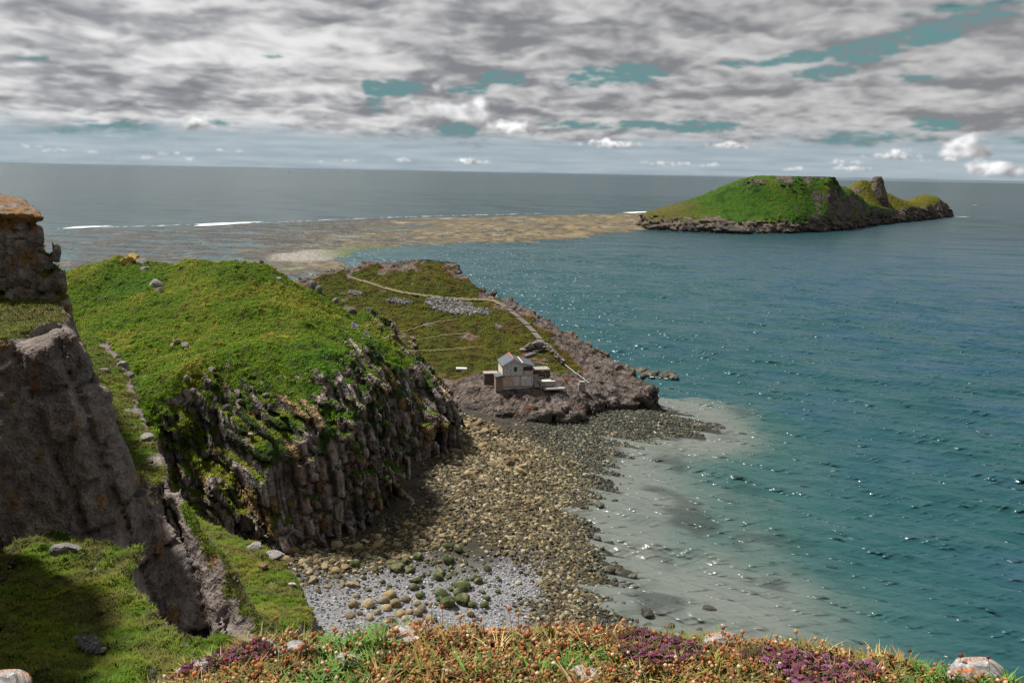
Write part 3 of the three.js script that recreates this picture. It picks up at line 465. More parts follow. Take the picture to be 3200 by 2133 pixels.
const outer = makeSolid({
  poly: [[398, -898], [430, -925], [480, -980], [530, -1035], [580, -1095], [614, -1138], [604, -1165], [540, -1130], [470, -1085], [400, -1030], [370, -960], [385, -910]],
  pts: D3([[1962, 450, 962], [1972, 424, 966], [1988, 416, 970], [2002, 420, 974], [2010, 434, 980], [2022, 446, 988], [2034, 441, 994], [2045, 445, 1000], [2060, 453, 1008], [2085, 462, 1022], [2105, 468, 1034], [2130, 464, 1068], [2160, 461, 1104], [2172, 468, 1115], [2030, 470, 960], [2080, 474, 985], [2120, 478, 1030], [1990, 470, 945], [2160, 482, 1098]]).concat([[400, 20, -1010], [450, 15, -1060], [520, 12, -1100], [400, 12, -930]]),
  batter: 0.4, yref: 5, round: 2, topNoise: 1.2, plain: 3,
});
{
  const tone = (x, y, z, c) => { const a = fbm(x * 0.02, 1, z * 0.02, 4), b = fbm(x * 0.1, 3, z * 0.1, 3); setc(c, 0.05, 0.115, 0.013); mixc(c, 0.1, 0.135, 0.02, smooth(-0.1, 0.3, a + 0.5 * b)); mixc(c, 0.03, 0.07, 0.012, smooth(0.05, 0.35, b - a)); };
  const rocks = (x, y, z, c) => { const a = fbm(x * 0.06, y * 0.2, z * 0.06, 4), b = fbm(x * 0.25, y * 0.5, z * 0.25, 3); setc(c, 0.15, 0.12, 0.095); mixc(c, 0.06, 0.055, 0.052, smooth(-0.1, 0.25, a)); mixc(c, 0.25, 0.19, 0.15, smooth(0.1, 0.35, b)); mixc(c, 0.03, 0.03, 0.028, smooth(2.6, 1.4, y + 2 * b)); };
  const g = meshSolids([island], [110, 452, -2.5, 52, -980, -708], 1.25, (x, y, z, d) => {
    const s = island.sd(x, z), face = smooth(-26, -8, s) * smooth(16, 8, y), crag = smooth(24, 38, y) * smooth(-0.02, 0.25, fbm(x * 0.04, 5, z * 0.04, 3)), low = smooth(14, 4, y);
    return face * (1.6 * blocky(x + y * 1.4, y, z, 9, 3.2, 8, 2.6, 1.2) + 4 * fbm(x * 0.05, y * 0.1, z * 0.05, 3)) + crag * (1.5 * blocky(x + y, y, z, 5, 6, 5, 2.4, 1.2)) + low * 2 * fbm(x * 0.02, 0, z * 0.02, 2);
  }, 5);
  const [turf, rock] = splitSurface(g, (x, y, z, nx, ny, nz) => { const b = fbm(x * 0.05, y * 0.05, z * 0.05, 3); return y > 11 + 7 * b - 3 * smooth(180, 110, x) && ny > (y > 27 ? 0.42 : 0.5) + 0.75 * b + (y > 43 && b > 0.06 ? 0.4 : 0); },
    (x, y, z, nx, ny, nz, c) => { tone(x, y, z, c); mixc(c, 0.13, 0.105, 0.035, 0.75 * smooth(190, 150, x + 22 * fbm(x * 0.05, 9, z * 0.05, 3))); }, (x, y, z, nx, ny, nz, c) => rocks(x, y, z, c), 26);
  const h = new THREE.Group(); part(turf, M.turf, 'turf', h); part(rock, M.rock, 'rock_band', h); structure(h, 'island', 'flat-topped bright green island with a dark rocky waterline');
  const g2 = meshSolids([outer, tor], [365, 622, -2.5, 62, -1172, -890], 1.4, (x, y, z, d) => smooth(-24, -8, outer.sd(x, z)) * smooth(18, 8, y) * (1.6 * blocky(x + y * 1.2, y, z, 12, 4, 10, 3, 1.4) + 4 * fbm(x * 0.05, y * 0.1, z * 0.05, 3)) + smooth(38, 44, y) * 0.7 * blocky(x + y, y, z, 5, 3, 5, 2, 1), 5);
  const [turf2, rock2] = splitSurface(g2, (x, y, z, nx, ny, nz) => y > 16 + 10 * fbm(x * 0.03, 2, z * 0.03, 3) && ny > 0.55 && y < 50, (x, y, z, nx, ny, nz, c) => { tone(x, y, z, c); mixc(c, 0.16, 0.13, 0.025, 0.72); }, (x, y, z, nx, ny, nz, c) => rocks(x, y, z, c), 26);
  const h2 = new THREE.Group(); part(turf2, M.turf, 'turf', h2); part(rock2, M.rock, 'rock_band', h2); structure(h2, 'outer_head', 'far outer head with an upright crag and ochre turf');
}
console.log('island done');

// ---------------------------------------------------------------- the sea
{
  const line = (from, to, dense0, dense1, step, grow) => { const a = []; let v = dense0; while (v <= dense1) { a.push(v); v += step; } let s = step; v = a[a.length - 1]; while (v < to) { s *= grow; v += s; a.push(v); } s = step; v = dense0; const b = []; while (v > from) { s *= grow; v -= s; b.push(v); } return [...b.reverse(), ...a]; };
  const xs = line(-60000, 60000, -24, 130, 0.75, 1.045), zs = []; for (let v = 30, s = 0.3; v < 70000; v += s) { zs.push(-v); s = v < 60 ? 1 : Math.max(0.3, 0.3 + 0.0048 * (v - 60)) * (v > 1800 ? Math.pow(v / 1800, 2) : 1); }
  const r = mulberry(99), waves = [];
  for (let i = 0; i < 46; i++) { const main = i < 18, wl = main ? 2.6 + r() * 2.6 : 1.3 * Math.pow(6, r()), th = -1.2 + (r() - 0.5) * (main ? 0.32 : 0.9), k = TAU / wl; waves.push([Math.cos(th) * k, Math.sin(th) * k, r() * TAU, wl * (main ? 0.0165 : 0.012) * (0.6 + r() * 0.8), wl, 2.4 * Math.abs(Math.cos(th)) + 0.3]); }
  for (let i = 0; i < 14; i++) { const wl = 11 + r() * 30, th = -1.3 + (r() - 0.5) * 0.5, k = TAU / wl; waves.push([Math.cos(th) * k, Math.sin(th) * k, r() * TAU, wl * 0.0042, wl, 2.4 * Math.abs(Math.cos(th)) + 0.3]); }
  const nx = xs.length, nz = zs.length, P = new Float32Array(nx * nz * 3), U = new Float32Array(nx * nz * 2), CC = new Float32Array(nx * nz * 3), I = [];
  for (let j = 0; j < nz; j++) for (let i = 0; i < nx; i++) {
    const x = xs[i], z = zs[j], sp = Math.max(i ? xs[i] - xs[i - 1] : 1e5, j ? zs[j - 1] - zs[j] : 1e5); let y = 0;
    const szz = j ? zs[j - 1] - zs[j] : 9; if (szz < 12 && (i ? xs[i] - xs[i - 1] : 99) < 40) { const gust = 0.75 + 0.8 * fbm(x * 0.02, 3, z * 0.02, 2), bend = 0.8 * noise(x * 0.05, 1, z * 0.05); for (const w of waves) if (w[4] > szz * 2.2 && w[4] > w[5] * sp) { const s = Math.sin(w[0] * x + w[1] * z + w[2] + bend); y += w[3] * gust * (w[4] > 2.5 ? 0.85 * (Math.exp(s) - 1.27) : s); } }
    const close = sp < 12, dp = x > -45 && x < 58 && z > -176 && z < -54 ? beachTop(x, z) : -4, nn = sp < 6 ? fbm(x * 0.05, 8, z * 0.05, 3) : fbm(x * 0.004, 8, z * 0.004, 3), sand = smooth(-2.5, -0.5, dp + 1.8 * nn), c = [0.024, 0.098, 0.112]; mixc(c, 0.024, 0.09, 0.145, smooth(-0.2, 0.5, nn + smooth(40, 160, x) * 0.4 - 0.15)); mixc(c, 0.05, 0.13, 0.118, smooth(-4, -1.4, dp + 1.4 * nn) * 0.8); mixc(c, 0.19, 0.215, 0.195, sand); if (dp > -3) mixc(c, 0.02, 0.028, 0.028, 0.6 * smooth(0.1, 0.28, fbm(x * 0.09 + 4, 5, z * 0.09, 3) + 0.05) * smooth(-3, -1, dp)); mixc(c, 0.012, 0.048, 0.056, 0.85 * smooth(350, 900, -z)); CC.set(c, (j * nx + i) * 3);
    P.set([x, y, z], (j * nx + i) * 3); U.set([x / 48, z / 48], (j * nx + i) * 2);
    if (i && j) { const p = j * nx + i; I.push(p - nx - 1, p - nx, p - 1, p - nx, p, p - 1); }
  }
  const g = new THREE.BufferGeometry(); g.setAttribute('position', new THREE.BufferAttribute(P, 3)); g.setAttribute('color', new THREE.BufferAttribute(CC, 3)); g.setAttribute('uv', new THREE.BufferAttribute(U, 2)); g.setIndex(I); g.computeVertexNormals();
  // fine chop as a repeating 48 m square of short waves
  const chop = []; for (let i = 0; i < 90; i++) { const kk = 12 + Math.floor(Math.pow(r(), 1.5) * 90), th = -1.25 + (r() - 0.5) * 1.3; chop.push([Math.round(Math.cos(th) * kk), Math.round(Math.sin(th) * kk), r() * TAU, 1 / Math.pow(kk, 0.85)]); }
  const n = 1024, H = new Float32Array(n * n);
  for (const w of chop) { const cs = new Float32Array(n), sn = new Float32Array(n); for (let i = 0; i < n; i++) { cs[i] = Math.cos(TAU * w[0] * i / n); sn[i] = Math.sin(TAU * w[0] * i / n); } for (let j = 0; j < n; j++) { const a = TAU * w[1] * j / n + w[2], ca = Math.cos(a) * w[3], sa = Math.sin(a) * w[3], o = j * n; for (let i = 0; i < n; i++) H[o + i] += sn[i] * ca + cs[i] * sa; } }
  { let m0 = 0; for (const q of H) m0 += q * q; m0 = Math.sqrt(m0 / H.length); for (let i = 0; i < H.length; i++) H[i] = Math.exp(H[i] / m0 * 0.75); }   // peaked crests, flat troughs
  const nm = new Uint8Array(n * n * 4), slope = 0.38;
  let rms = 0; const GX = new Float32Array(n * n), GY = new Float32Array(n * n);
  for (let j = 0; j < n; j++) for (let i = 0; i < n; i++) { const a = H[j * n + (i + 1) % n] - H[j * n + (i + n - 1) % n], b = H[((j + 1) % n) * n + i] - H[((j + n - 1) % n) * n + i]; GX[j * n + i] = a; GY[j * n + i] = b; rms += a * a + b * b; }
  rms = Math.sqrt(rms / (n * n));
  for (let i = 0; i < n * n; i++) { const a = -GX[i] / rms * slope, b = -GY[i] / rms * slope, l = 1 / Math.hypot(a, b, 1); nm.set([127.5 + 127.5 * a * l, 127.5 + 127.5 * b * l, 127.5 + 127.5 * l, 255], i * 4); }
  const normals = new THREE.DataTexture(nm, n, n); normals.wrapS = normals.wrapT = THREE.RepeatWrapping; normals.magFilter = THREE.LinearFilter; normals.needsUpdate = true;
  const water = new THREE.MeshPhysicalMaterial({ name: 'sea_water', vertexColors: true, roughness: 0.24, transmission: 0.3, thickness: 1, ior: 1.33, normalMap: normals });
  structure(new THREE.Mesh(g, water), 'sea', 'choppy teal sea');
}
console.log('sea done');
// ---------------------------------------------------------------- finding the ground
function groundY(x, z) {
  let y = -5; for (const s of [green, slab, ...nearSolids]) y = Math.max(y, solidTop(s, x, z));
  if (x > -50 && x < 60 && z > -178 && z < -52) y = Math.max(y, beachY(x, z)); else if (z < -250 && z > -1100) y = Math.max(y, flatY(x, z));
  if (z < -700) y = Math.max(y, solidTop(island, x, z));
  return y;
}
function onGround(dx, dy, t0 = 8) { const d = rayOf(dx, dy); for (let t = t0; t < 1200; t += 0.3 + t * 0.0012) { const x = d[0] * t, y = EYE + d[1] * t, z = d[2] * t; if (y < groundY(x, z)) return [x, groundY(x, z), z]; } return atY(dx, dy, 0); }
const inPoly = (poly, x, z) => sdPoly(poly, x, z) < 0;

// ---------------------------------------------------------------- stones: a few cut and weathered shapes, shared by all
function stoneGeometry(seed, detail, cuts, rounding, tone) {
  const r = mulberry(seed), g = mergeVertices(new THREE.IcosahedronGeometry(1, detail).deleteAttribute('uv').deleteAttribute('normal'), 1e-4), p = g.attributes.position, planes = [];
  for (let i = 0; i < cuts; i++) { const v = new THREE.Vector3(r() * 2 - 1, r() * 2 - 1, r() * 2 - 1).normalize(); planes.push([v, (cuts > 9 ? 0.48 : 0.55) + r() * 0.35]); }
  const v = new THREE.Vector3(), C = new Float32Array(p.count * 3), c = [0, 0, 0];
  for (let i = 0; i < p.count; i++) {
    v.fromBufferAttribute(p, i); let k = 1; for (const [n, d] of planes) { const q = v.dot(n); if (q > 0) k = Math.min(k, d / q); }
    k = lerp(k, 0.85, rounding) * (1 + 0.16 * fbm(v.x * 1.6 + seed, v.y * 1.6, v.z * 1.6, 3)); v.multiplyScalar(k); p.setXYZ(i, v.x, v.y, v.z);
    setc(c, 1, 1, 1); tone?.(v, c, seed); C.set(c, i * 3);
  }
  g.setAttribute('color', new THREE.BufferAttribute(C, 3));
  const out = toCreasedNormals(g, detail < 2 ? 0.3 : 0.5), q = out.attributes.position, U = new Float32Array(q.count * 2); for (let i = 0; i < q.count; i++) { U[i * 2] = q.getX(i) * 0.35 + q.getY(i) * 0.2; U[i * 2 + 1] = q.getZ(i) * 0.35 + q.getY(i) * 0.3; }
  out.setAttribute('uv', new THREE.BufferAttribute(U, 2)); return out;
}
const stoneMat = (r, g, b, rough = 0.85) => new THREE.MeshStandardMaterial({ color: new THREE.Color().setRGB(r, g, b), vertexColors: true, map: rockMap, bumpMap: rockBump, bumpScale: 0.05, roughness: rough });
const ochres = [[0.36, 0.26, 0.12], [0.27, 0.19, 0.09], [0.42, 0.33, 0.19], [0.2, 0.15, 0.085], [0.3, 0.24, 0.14]].map((c) => stoneMat(...c));
const toneName = new Map(); ['golden', 'deep ochre', 'pale sandy', 'dull brown', 'tan'].forEach((n, i) => toneName.set(ochres[i], n));
const browns = [[0.15, 0.11, 0.07], [0.2, 0.145, 0.1], [0.11, 0.09, 0.065]].map((c) => stoneMat(...c)); ['umber', 'light brown', 'dark brown'].forEach((n, i) => toneName.set(browns[i], n));
const darks = [[0.07, 0.068, 0.045], [0.1, 0.095, 0.06], [0.05, 0.052, 0.036]].map((c) => stoneMat(...c, 0.6));
const greys = [[0.3, 0.28, 0.27], [0.2, 0.185, 0.18], [0.38, 0.36, 0.35]].map((c) => stoneMat(...c));
const mossy = (v, c, s) => { setc(c, 0.22, 0.17, 0.09); mixc(c, 0.055, 0.085, 0.012, smooth(-0.18, 0.12, fbm(v.x * 1.5 + s, v.y * 1.5, v.z * 1.5, 3) + 0.1)); mixc(c, 0.3, 0.26, 0.2, smooth(0.2, 0.35, fbm(v.x * 2 + s + 9, v.y * 2, v.z * 2, 2))); };
const mossMat = stoneMat(1, 1, 1);
const angular = [1, 2, 3, 4, 5, 6, 7].map((s) => stoneGeometry(s, 2, 11, 0.1)), roundish = [11, 12, 13, 14, 15].map((s) => stoneGeometry(s, 2, 7, 0.6)), mossed = [21, 22, 23, 24, 25].map((s) => stoneGeometry(s, 2, 9, 0.3, mossy)), pebbles = [31, 32, 33].map((s) => stoneGeometry(s, 0, 6, 0.3)), chunks = [41, 42, 43, 44].map((s) => stoneGeometry(s, 1, 12, 0.0));
const crag = [[0.2, 0.175, 0.16], [0.14, 0.125, 0.115], [0.27, 0.245, 0.225]].map((c) => stoneMat(...c));
const pick = (a, r = rnd) => a[Math.floor(r() * a.length)];
function worldPoly(list, y = 2) { return list.map((p) => { const w = atY(...p, y); return [w[0], w[2]]; }); }
function* scatter(poly, n, r) { const xs = poly.map((p) => p[0]), zs = poly.map((p) => p[1]), x0 = Math.min(...xs), x1 = Math.max(...xs), z0 = Math.min(...zs), z1 = Math.max(...zs); for (let i = 0, tries = 0; i < n && tries < n * 30; tries++) { const x = lerp(x0, x1, r()), z = lerp(z0, z1, r()); if (inPoly(poly, x, z)) { i++; yield [x, z]; } } }
const crowded = [];
function free(x, z, s) { for (const q of crowded) if ((q[0] - x) ** 2 + (q[1] - z) ** 2 < ((q[2] + s) * 0.8) ** 2) return false; crowded.push([x, z, s]); return true; }
function boulder(x, z, size, geos, mats, label, group, y, sink = 0.3, r = rnd) {
  const m = new THREE.Mesh(pick(geos, r), pick(mats, r)), f = size / 2; m.scale.set(f * (0.85 + r() * 0.45), f * (0.6 + r() * 0.3), f * (0.8 + r() * 0.3)); m.rotation.set((r() - 0.5) * 0.5, r() * TAU, (r() - 0.5) * 0.5);
  m.position.set(x, (y ?? beachY(x, z)) + m.scale.y * (0.8 - sink * 1.6), z); return thing(m, 'boulder', [size > 1.5 ? 'big' : size > 1.0 ? 'middling' : 'small', toneName.get(m.material), label].filter(Boolean).join(' '), 'boulder', group);
}
const zone = {
  jumble: worldPoly([[1012, 935], [1090, 962], [1200, 985], [1235, 1010], [1210, 1075], [1130, 1115], [1065, 1095], [1035, 1060], [1040, 1000]], 3),
  tan: worldPoly([[1040, 1050], [1210, 1010], [1300, 1035], [1330, 1090], [1320, 1190], [1370, 1330], [1300, 1470], [1200, 1380], [1180, 1270], [1060, 1200], [1000, 1130]]),
  weedy: worldPoly([[1230, 975], [1380, 950], [1540, 945], [1600, 982], [1490, 1036], [1390, 1100], [1350, 1190], [1405, 1340], [1510, 1450], [1440, 1500], [1380, 1460], [1290, 1300], [1290, 1100]], 0.6),
  moss: worldPoly([[800, 1330], [880, 1280], [1000, 1255], [1100, 1290], [1200, 1370], [1130, 1430], [1040, 1420], [950, 1390], [850, 1380]]),
  smooth: worldPoly([[790, 1385], [930, 1378], [1010, 1425], [960, 1460], [800, 1445]]),
  foot: worldPoly([[640, 1290], [900, 1232], [1000, 1170], [1060, 1230], [900, 1295], [770, 1372], [690, 1345]], 3),
  shallow: worldPoly([[1400, 1110], [1450, 1180], [1400, 1280], [1500, 1350], [1640, 1400], [1680, 1470], [1560, 1490], [1500, 1440], [1415, 1340], [1365, 1250], [1360, 1180]], 0),
};
{
  const r = mulberry(404); let n = 0;
  for (const [x, z] of scatter(zone.smooth, 60, r)) { const s = 0.9 + r() * 0.9; if (n < 26 && free(x, z, s * 0.55)) { n++; boulder(x, z, s, roundish, ochres, 'smooth boulder lying apart on the wet white shingle', 'smooth ochre boulders on the wet shingle', undefined, 0.25, r); } }
  n = 0; for (const [x, z] of scatter(zone.moss, 500, r)) { const s = 0.5 + Math.pow(r(), 2.2) * 1.5; if (n < 90 && free(x, z, s * 0.5)) { n++; boulder(x, z, s, mossed, [mossMat], 'green mossy boulder scattered on the dry white shingle', 'mossy boulders on the shingle', undefined, 0.25, r); } }
  n = 0; for (const [x, z] of scatter(zone.jumble, 600, r)) { const s = 0.7 + Math.pow(r(), 2) * 1.5; if (n < 105 && free(x, z, s * 0.42)) { n++; boulder(x, z, s, angular, ochres, 'angular boulder in the jumble at the head of the beach', 'ochre boulders at the head of the beach', undefined, 0.2, r); } }
  n = 0; for (const [x, z] of scatter(zone.foot, 300, r)) { const s = 0.6 + Math.pow(r(), 2) * 1.2; if (n < 52 && green.sd(x, z) > -0.5 && free(x, z, s * 0.45)) { n++; boulder(x, z, s, angular, ochres, 'angular boulder lying along the foot of the columned cliff', 'boulders along the cliff foot', undefined, 0.2, r); } }
  n = 0; for (const [x, z] of scatter(zone.shallow, 120, r)) { const s = 0.5 + Math.pow(r(), 2) * 1.3; if (n < 28 && beachY(x, z) > -0.9 && free(x, z, s * 1.2)) { n++; boulder(x, z, s * 1.15, angular, darks, 'dark wet rock standing in the shallows beside the beach', 'rocks in the shallows', Math.max(beachY(x, z), -0.35), 0.15, r); } }
}
function scatterStones(name, label, category, geos, mat, spots, tint, r) {      // the small ones nobody could count
  geos.forEach((geo, k) => {
    const mine = spots.filter((_, i) => i % geos.length === k), m = new THREE.InstancedMesh(geo, mat, mine.length), o = new THREE.Object3D(), c = new THREE.Color();
    mine.forEach(([x, y, z, s], i) => { o.position.set(x, y, z); o.scale.set(s * (0.8 + r() * 0.5), s * (0.5 + r() * 0.4), s * (0.8 + r() * 0.4)); o.rotation.set((r() - 0.5) * 0.9, r() * TAU, (r() - 0.5) * 0.9); o.updateMatrix(); m.setMatrixAt(i, o.matrix); tint(c, x, z); m.setColorAt(i, c); });
    stuff(m, name, label, category);
  });
}
const tintMat = stoneMat(1, 1, 1), wetTint = stoneMat(1, 1, 1, 0.5);
{
  const r = mulberry(77), tan = [], weed = [], white = [], jum = [];
  for (const [x, z] of scatter(zone.tan, 26000, r)) { const s = 0.07 + Math.pow(r(), 3.5) * 0.42, jx = x + (r() + r() - 1) * 4, jz = z + (r() + r() - 1) * 4; if (green.sd(jx, jz) > 0 && beachY(jx, jz) > -0.1 && pale(jx, jz) * 0.95 < r()) tan.push([jx, beachY(jx, jz) + s * 0.2, jz, s]); }
  for (const [x, z] of scatter(zone.jumble, 2600, r)) { const s = 0.15 + Math.pow(r(), 2) * 0.36; jum.push([x, beachY(x, z) + s * 0.25, z, s]); }
  for (const [x, z] of scatter(zone.foot, 4200, r)) { const s = 0.1 + Math.pow(r(), 2) * 0.36, jx = x + (r() + r() - 1) * 5, jz = z + (r() + r() - 1) * 5; if (green.sd(jx, jz) > 0 && pale(jx, jz) * 0.95 < r()) jum.push([jx, beachY(jx, jz) + s * 0.25, jz, s]); }
  for (let i = 0; i < 9000; i++) { const x = -20 + r() * 45, z = -150 + r() * 65, s = 0.06 + Math.pow(r(), 4) * 0.32; if (green.sd(x, z) > 0 && beachY(x, z) > 0 && slab.sd(x, z) > 0 && pale(x, z) * 0.95 < r()) jum.push([x, beachY(x, z) + s * 0.2, z, s]); }
  for (const [x, z] of scatter(zone.weedy, 26000, r)) { const s = 0.06 + Math.pow(r(), 3.5) * 0.36, jx = x + (r() + r() - 1) * 4, jz = z + (r() + r() - 1) * 4, y = beachY(jx, jz); if (y > -0.5) weed.push([jx, y + s * 0.2, jz, s]); }
  for (let i = 0; i < 26000; i++) { const x = -24 + r() * 40, z = -103 + r() * 36; if (pale(x, z) < r() * 0.9) continue; const s = 0.05 + Math.pow(r(), 3) * 0.16, y = beachY(x, z); if (y > 0) white.push([x, y + s * 0.3, z, s]); }
  const v = (c, k, q) => c.setRGB(k[0] * q, k[1] * q, k[2] * q);
  scatterStones('beach_stones', 'tan and olive beach stones lying in a broad band', 'stones', chunks, tintMat, tan.concat(jum), (c, x, z) => v(c, r() < 0.2 ? [0.62, 0.54, 0.36] : r() < 0.5 ? [0.34, 0.255, 0.115] : [0.12, 0.1, 0.05], (0.5 + 0.7 * r()) * (0.8 + 0.5 * fbm(x * 0.2, 1, z * 0.2, 2))), r);
  scatterStones('weedy_stones', 'dark weed covered stones along the waterline', 'stones', chunks, wetTint, weed, (c) => v(c, r() < 0.1 ? [0.35, 0.32, 0.24] : r() < 0.4 ? [0.09, 0.095, 0.04] : [0.05, 0.05, 0.036], 0.6 + 0.8 * r()), r);
  scatterStones('white_shingle', 'small white and grey shingle at the back of the cove', 'shingle', pebbles, tintMat, white, (c) => v(c, r() < 0.35 ? [0.14, 0.14, 0.15] : [0.62, 0.62, 0.64], 0.6 + 0.6 * r()), r);
}
console.log('stones done');
// rocks that stand in the turf, at their places
for (const [dx, dy, w, dark] of [[336, 688, 2.4], [350, 692, 2], [345, 682, 1.6], [600, 600, 1.2], [640, 640, 1.3], [648, 655, 1.2], [676, 596, 4], [690, 604, 3.4], [704, 615, 3], [716, 655, 2.4], [728, 665, 2], [793, 702, 3.2, 1], [806, 714, 2.6, 1], [770, 690, 1.6], [855, 725, 1.6], [870, 735, 1.8], [925, 800, 1.6], [950, 770, 1.5], [845, 750, 1], [720, 830, 2.2], [710, 850, 1.6], [405, 785, 2.2], [425, 792, 2.6], [395, 790, 1.5], [455, 820, 3.2], [470, 832, 3.4], [486, 850, 2.2], [500, 820, 1.8], [530, 840, 2], [560, 850, 1.6], [262, 818, 2.4], [280, 838, 2.6], [235, 850, 2], [300, 860, 1.8], [545, 905, 2], [552, 925, 1.7], [518, 935, 1.6], [600, 880, 1.5], [640, 870, 1.4], [670, 905, 1.8], [430, 870, 1.6], [445, 900, 1.6], [610, 910, 1.8]]) {
  const [x, y, z] = onGround(dx, dy, 60); if (z < -175) continue; const big = dx > 590 && dy < 780 ? 1.6 : 1, m = new THREE.Mesh(pick(angular), dark ? browns[2] : pick(crag)); m.scale.set(w * 0.36 * big, w * (0.24 + rnd() * 0.14) * big, w * 0.3 * big); m.rotation.set(rnd() * 0.6, rnd() * TAU, rnd() * 0.6); m.position.set(x, y - w * 0.1, z);
  thing(m, 'rock_outcrop', (w > 2.5 ? 'large' : w > 1.7 ? 'middling' : 'small') + ' grey rock in the headland turf ' + (dy < 700 && dx < 400 ? 'below the orange-topped knoll' : dx > 590 && dy < 780 ? 'along the seaward ridge' : dy < 870 ? 'above the lip of the cliff' : 'on the steep grass below the cliff lip'), 'rock', 'rock outcrops in the headland turf');
}
{ // the knoll on the crest
  const k = new THREE.Group(), gold = stoneMat(0.46, 0.29, 0.05); [[292, 594, 3.4, 1], [306, 590, 4.2, 1], [322, 598, 3.6, 0], [334, 618, 4, 0], [346, 640, 3.6, 0], [358, 656, 4.2, 0], [366, 668, 2.8, 0]].forEach(([dx, dy, w, lichen], i) => { const [x, y, z] = onGround(dx, dy, 60), m = part(angular[i], lichen ? gold : crag[i % 3], 'rock', k); if (lichen) m.userData.label = 'rock covered in golden lichen'; m.scale.set(w * 0.42, w * 0.34, w * 0.4); m.rotation.set(0.3 * i, i, 0.2); m.position.set(x, y - w * 0.13, z); });
  thing(k, 'rock_knoll', 'line of crags running down from the golden lichened knoll on the crest', 'crag');
}
// loose rocks on the near ledges
for (const [dx, dy, w, h, label] of [[585, 1262, 1.9, 1.1, 'flat grey rock on the rim of the bright green ledge'], [628, 1280, 2.1, 1.2, 'dark grey rock at the end of the rim of the green ledge'], [606, 1305, 1.0, 0.9, 'reddish boulder just below the rim of the green ledge'], [668, 1342, 0.9, 0.3, 'white flat stone on the bright green ledge'], [150, 1268, 2.2, 1.1, 'long grey slab half sunk in the turf below the dark block'], [340, 1010, 1.6, 0.8, 'pale rock on the edge of the narrow grassy ledge'], [240, 992, 1.2, 0.5, 'flat pale stone at the back of the narrow grassy ledge'], [320, 1132, 1.3, 0.8, 'grey rock at the near end of the narrow grassy ledge']]) {
  const [x, y, z] = onGround(dx, dy, 20), m = new THREE.Mesh(pick(angular), label.startsWith('reddish') ? stoneMat(0.26, 0.13, 0.09) : label.startsWith('white') ? stoneMat(0.55, 0.53, 0.5) : pick(greys.slice(0, 2))); m.scale.set(w / 2, h / 2, w / 3); m.rotation.set(0.1, -0.5 + rnd() * 0.4, 0.15); m.position.set(x, y + h * 0.12, z); thing(m, 'loose_rock', label, 'rock');
}
{ // scree
  const r = mulberry(31), add = (list, cx, cy, rx, ry, n, s0, s1) => { for (let i = 0; i < n; i++) { const a = r() * TAU, q = Math.sqrt(r()) * (0.8 + 0.35 * noise(Math.cos(a) * 2, Math.sin(a) * 2, cx)); const [x, y, z] = onGround(cx + Math.cos(a) * rx * q + Math.sin(a) * q * rx * 0.1, cy + Math.sin(a) * ry * q + Math.cos(a) * q * ry * 0.35, 20); const s = s0 + r() * r() * s1; list.push([x, y + s * 0.2, z, s]); } };
  const far = [], near = []; add(far, 1040, 706, 72, 21, 2600, 0.2, 0.5); add(far, 918, 692, 36, 8, 500, 0.2, 0.4); add(far, 815, 673, 22, 6, 260, 0.2, 0.4); add(far, 862, 720, 14, 5, 100, 0.2, 0.3); add(far, 815, 750, 10, 14, 160, 0.12, 0.25); add(far, 838, 772, 14, 14, 200, 0.12, 0.25); add(far, 1110, 715, 24, 10, 260, 0.15, 0.35); add(near, 205, 1480, 42, 28, 420, 0.06, 0.16);
  const t = (c) => { const q = 0.5 + r() * 0.7; r() < 0.5 ? c.setRGB(0.34 * q, 0.33 * q, 0.32 * q) : c.setRGB(0.16 * q, 0.155 * q, 0.15 * q); };
  scatterStones('scree', 'grey scree patches on the brownish slope above the boathouse', 'scree', chunks.slice(0, 2), tintMat, far, t, r); scatterStones('near_scree', 'patch of grey scree in the turf terrace', 'scree', chunks.slice(2, 3), tintMat, near, t, r);
}
console.log('rocks done');
// ---------------------------------------------------------------- the boathouse and the walls, steps and slabs round it
const plain = (r, g, b, rough = 0.8, extra = {}) => new THREE.MeshStandardMaterial({ color: new THREE.Color().setRGB(r, g, b), roughness: rough, ...extra });
const paintMap = grainTexture(256, (u, v) => { const board = Math.floor(u * 24), k = 0.85 + 0.15 * hash3(board, 3, 1), peel = smooth(0.02, 0.16, tileNoise(u, v * 0.25, 48, 3, 3) + 0.25 * (hash3(board, 1, 7) - 0.5)), seam = Math.abs(u * 24 - board - 0.5) > 0.44 ? 0.45 : 1, c = lerp(0.72, 0.27, peel) * k * seam; return [c, c, c * 0.96]; });
const rustMap = grainTexture(256, (u, v) => {
  const run = smooth(-0.05, 0.2, tileNoise(u, v * 0.2 + 0.3, 12, 8, 3)), n = tileNoise(u, v, 40, 2, 3), rib = 0.9 + 0.1 * Math.cos(u * TAU * 26), c = [0.52, 0.53, 0.54]; mixc(c, 0.72, 0.27, 0.03, run); mixc(c, 0.5, 0.1, 0.015, smooth(0.1, 0.3, n + 0.3 * run - 0.1)); return c.map((q) => q * rib);
});
const sheetMap = grainTexture(256, (u, v) => { const run = smooth(0.14, 0.3, tileNoise(u, v * 0.15 + 0.6, 8, 18, 3)), rib = 0.9 + 0.1 * Math.cos(u * TAU * 26), c = [0.6, 0.62, 0.64]; mixc(c, 0.6, 0.24, 0.04, run); return c.map((q) => q * rib); });
